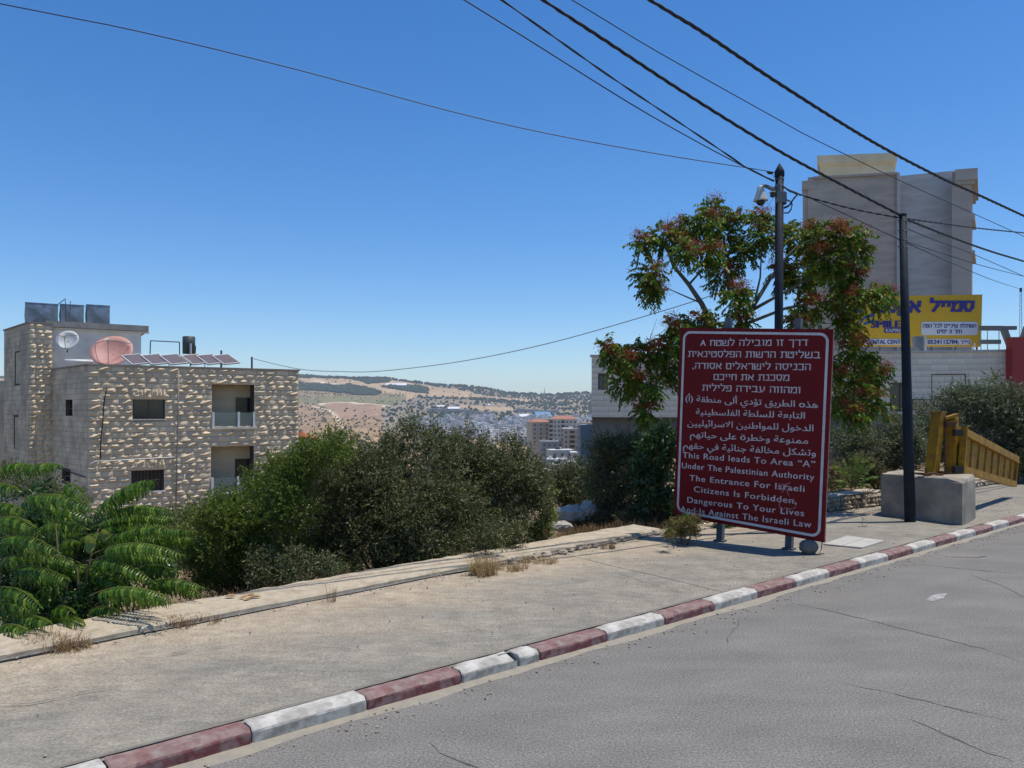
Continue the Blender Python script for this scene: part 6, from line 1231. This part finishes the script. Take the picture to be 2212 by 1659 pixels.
# apartment blocks with their windows as parts
def block(name, label, X0, X1, Yt, Yb, d, dep, ang, wall, floors, cols, roofm, tiled=False, balc=(), cat='apartment block'):
    a = P(X0, Yb, d); wx = (X1 - X0) / FPX * d / math.cos(ang); zt = tz(Yt, d); zb = tz(Yb, d) - 14; f = Vector((math.cos(ang), math.sin(ang), 0)); n_ = Vector((math.sin(ang), -math.cos(ang), 0)); root = thing(name, label, cat, (a.x, a.y, zb)); O = Vector((a.x, a.y, 0))
    pt = lambda u, z, off=0.: O + f * u + n_ * off + Vector((0, 0, z))
    mb = MB(); mb.box(pt(wx / 2, (zt + zb) / 2, -dep / 2), f * wx / 2, n_ * dep / 2, (0, 0, (zt - zb) / 2)); mb.build('wall', wall, root)
    if tiled:
        z = zt; V = [pt(-.6, z, .6), pt(wx + .6, z, .6), pt(wx + .6, z, -dep - .6), pt(-.6, z, -dep - .6), pt(wx * .22, z + 2.3, -dep / 2), pt(wx * .78, z + 2.3, -dep / 2)]; mesh('roof', V, [(0, 1, 5, 4), (1, 2, 5), (2, 3, 4, 5), (3, 0, 4), (3, 2, 1, 0)], m_red, root)
    else:
        mb = MB(); mb.box(pt(wx / 2, zt + .25, -dep / 2), f * (wx / 2 + .2), n_ * (dep / 2 + .2), (0, 0, .25)); mb.build('roof', roofm, root)
    z = zt - 2.6
    for k in range(floors):
        if z < zb + 4: break
        for i in range(cols):
            u = wx * (i + .5) / cols; wd = .55
            if i in balc:
                mb = MB(); mb.box(pt(u, z + .6, .0), f * wx / cols * .42, n_ * .08, (0, 0, .95)); mb.build('loggia', m_win, root)
                mb = MB(); mb.box(pt(u, z - .55, .7), f * wx / cols * .46, n_ * .7, (0, 0, .30)); mb.build('balcony', wall, root)
            else: mb = MB(); mb.box(pt(u, z + .5, 0), f * wd, n_ * .06, (0, 0, .62)); mb.build('window', m_win, root)
        z -= 3.1
    if dep > 6:
        sd = Vector((-f.x, -f.y, 0)); z = zt - 2.6
        for k in range(floors):
            for i in range(3): mb = MB(); mb.box(pt(wx + .0, z + .5, -dep * (i + .5) / 3), f * .06, n_ * .5, (0, 0, .6)); mb.build('window', m_win, root)
            z -= 3.1
    if not tiled:
        for i in range(4): mb = MB(); mb.box(pt(wx * random.uniform(.1, .9), zt + .5 + .6, -dep * random.uniform(.2, .8)), f * .7, n_ * .6, (0, 0, .6)); mb.build('roof_tank', random.choice((m_hr, m_win, m_hr)), root)
    return root
block('apartment_block', 'tall pale apartment block with a wide orange tiled roof in the valley', 1186, 1246, 905, 960, 540, 18, -.10, m_hw[0], 8, 7, m_hr, True, (3, 0))
block('apartment_block', 'lower beige block with two orange tiled gables left of the tallest one', 1149, 1188, 912, 945, 555, 14, .25, m_hw[1], 5, 3, m_hr, True)
block('apartment_block', 'beige block with dark wide loggias right of the tallest one', 1216, 1256, 927, 975, 500, 16, -.05, m_hw[1], 6, 3, m_hr, False, (1,))
block('apartment_block', 'tan block with small square windows beside the long stone building', 1250, 1282, 914, 990, 480, 16, -.35, m_hw[1], 9, 3, m_hw[1], False)
block('apartment_block', 'grey-brown block below the tile-roofed ones', 1170, 1216, 955, 985, 505, 12, .1, m_hw[2], 3, 4, m_hw[2])
LOWH = [(1190, 1240, 980, 1000, 400, 'upper left white-roofed house below the apartment blocks'), (1232, 1285, 985, 1012, 390, 'upper right white-roofed house below the apartment blocks'), (1182, 1224, 1000, 1022, 360, 'middle left white-roofed house below the apartment blocks'), (1222, 1275, 1006, 1030, 350, 'middle white-roofed house with roof tanks below the apartment blocks'), (1248, 1292, 1020, 1040, 320, 'lower right white-roofed house nearest the dark stone building'), (1186, 1222, 1024, 1045, 310, 'lowest white-roofed house, just above the olive trees'), (1200, 1234, 1012, 1035, 335, 'grey-walled white-roofed house between the middle and lowest ones')]
for i, (a, b, yt, yb, d, lab) in enumerate(LOWH):
    ro = block('white_roofed_house', lab, a, b, yt - 6, yb, d, 10, random.uniform(-.3, .3), m_hw[i % 3], 3, 3, m_hr, False, (1,) if i % 2 else (), 'house')
mb = MB(); a = P(1290, 1000, 60); mb.box(a, (1.4, 0, 0), (0, 1, 0), (0, 0, 3.0)); tag(mb.build('blue_wall', M('faded_blue_render', (.24, .32, .38), (.20, .28, .34), scale=1)), 'piece of faded blue wall between the olive trees below the stone building', 'wall')
# woods, orchards and single trees of the far slopes
def far_trees(name, label, spots, mat, hh):
    V0, F0 = blob((0, 0, 0), 1, 1, 1, 5, 5, 3, jit=.25); V0 = np.array(V0); tri = []; VV = []; F0t = [f for f in F0]; k = 0; FF = []
    for (x, y, s_) in spots:
        z = float(hz(x, y)); Vn = V0 * np.array([s_, s_, s_ * hh]) * RNG.uniform(.7, 1.3, V0.shape) + np.array([x, y, z + s_ * hh * .6]); FF += [tuple(i + k for i in f) for f in F0t]; VV.append(Vn); k += len(V0)
    o = mesh(name, np.concatenate(VV), FF, mat); return tag(o, label, name.replace('_', ' '), None, 'stuff')
m_ft = M('distant_tree_green', (.028, .045, .022), (.045, .062, .03), scale=.05, vary=.3, rough=1, spec=.1); m_fo = M('distant_olive_green', (.065, .072, .045), (.10, .10, .065), scale=.05, vary=.3, rough=1, spec=.1)
CAND = []
wood = []; orch = []; town_t = []
for _ in range(60000):
    X = random.uniform(600, 1300); d = random.choice((random.uniform(2100, 4000), random.uniform(3300, 4020))); x = (X - CX) / FPX * d; CAND.append((x, d, X))
CA = np.array(CAND); ZC = hz(CA[:, 0], CA[:, 1]); YC = HY - (ZC - H) / CA[:, 1] * FPX; colr = np.zeros((len(CA), 3)); colr[:] = C_TAN
Xn = CA[:, 2] + 5 * fbm(CA[:, 0] / 40, CA[:, 1] / 60, 5); Yn = YC + 2.0 * fbm(CA[:, 0] / 50, CA[:, 1] / 45, 9); lab_ = np.zeros(len(CA), int)
for i, (c, poly) in enumerate(COVER): lab_[inpoly(Xn, Yn, poly)] = i + 1
for i in range(len(CA)):
    l_ = lab_[i]; c = COVER[l_ - 1][0] if l_ else C_TAN; x, d = CA[i, 0], CA[i, 1]
    if c == C_WOOD and len(wood) < 7000: wood.append((x, d, random.uniform(3, 6.5)))
    elif c == C_GRY and random.random() < .06: wood.append((x, d, random.uniform(3, 6)))
    elif c == C_GG and random.random() < .03: orch.append((x, d, random.uniform(1.6, 3.2)))
    elif c == C_SCR and random.random() < .07: orch.append((x, d, random.uniform(1.8, 3.6)))
    elif random.random() < .004: wood.append((x, d, random.uniform(2, 4)))
sky_line = [(((X := random.uniform(560, 1290)) - CX) / FPX * (d_ := random.uniform(3960, 4020)), d_, random.uniform(4, 8.5)) for _ in range(420)]
far_trees('distant_woods', 'dark woods and hedges on the far hillside', wood + sky_line, m_ft, 1.0)
for _ in range(1100):
    X = random.uniform(560, 1290); d = 10 ** random.uniform(math.log10(330), math.log10(2150)); x = (X - CX) / FPX * d
    if not any((x - a) ** 2 + (d - b) ** 2 < 16 ** 2 for a, b in used): orch.append((x, d, random.uniform(1.6, 3.4)))
far_trees('orchards', 'olive orchards and garden trees on the valley floor and slopes', orch, m_fo, .9)
# tall masts on the horizon
for X, yt, lb in ((1176, 838, 'tallest faint mast on the horizon above the blue roof'), (1170, 845, 'shorter faint mast left of the tallest one on the horizon')):
    mb = MB(); d = 3950; a = P(X, yt, d); g_ = float(hz(a.x, d)); mb.tube([(a.x, d, g_ - 2), a], [3.2, 1.0], 4); tag(mb.build('distant_mast', m_hw[2]), lb, 'mast')

# ------------------------------------------------------------------ haze
mb = MB(); mb.abox(-9500, 9500, -700, 8200, -90, 262); hz_o = mb.build('haze', None); hz_o.data.materials.clear()
hm = bpy.data.materials.new('haze_air'); hm.use_nodes = True; n_ = hm.node_tree.nodes; n_.remove(n_['Principled BSDF']); pv_ = n_.new('ShaderNodeVolumePrincipled'); pv_.inputs['Color'].default_value = (.80, .90, 1, 1); pv_.inputs['Density'].default_value = .00009; pv_.inputs['Anisotropy'].default_value = .0
hm.node_tree.links.new(pv_.outputs[0], n_['Material Output'].inputs['Volume']); hz_o.data.materials.append(hm); tag(hz_o, 'pale blue summer haze over the valley', 'haze', kind='stuff')
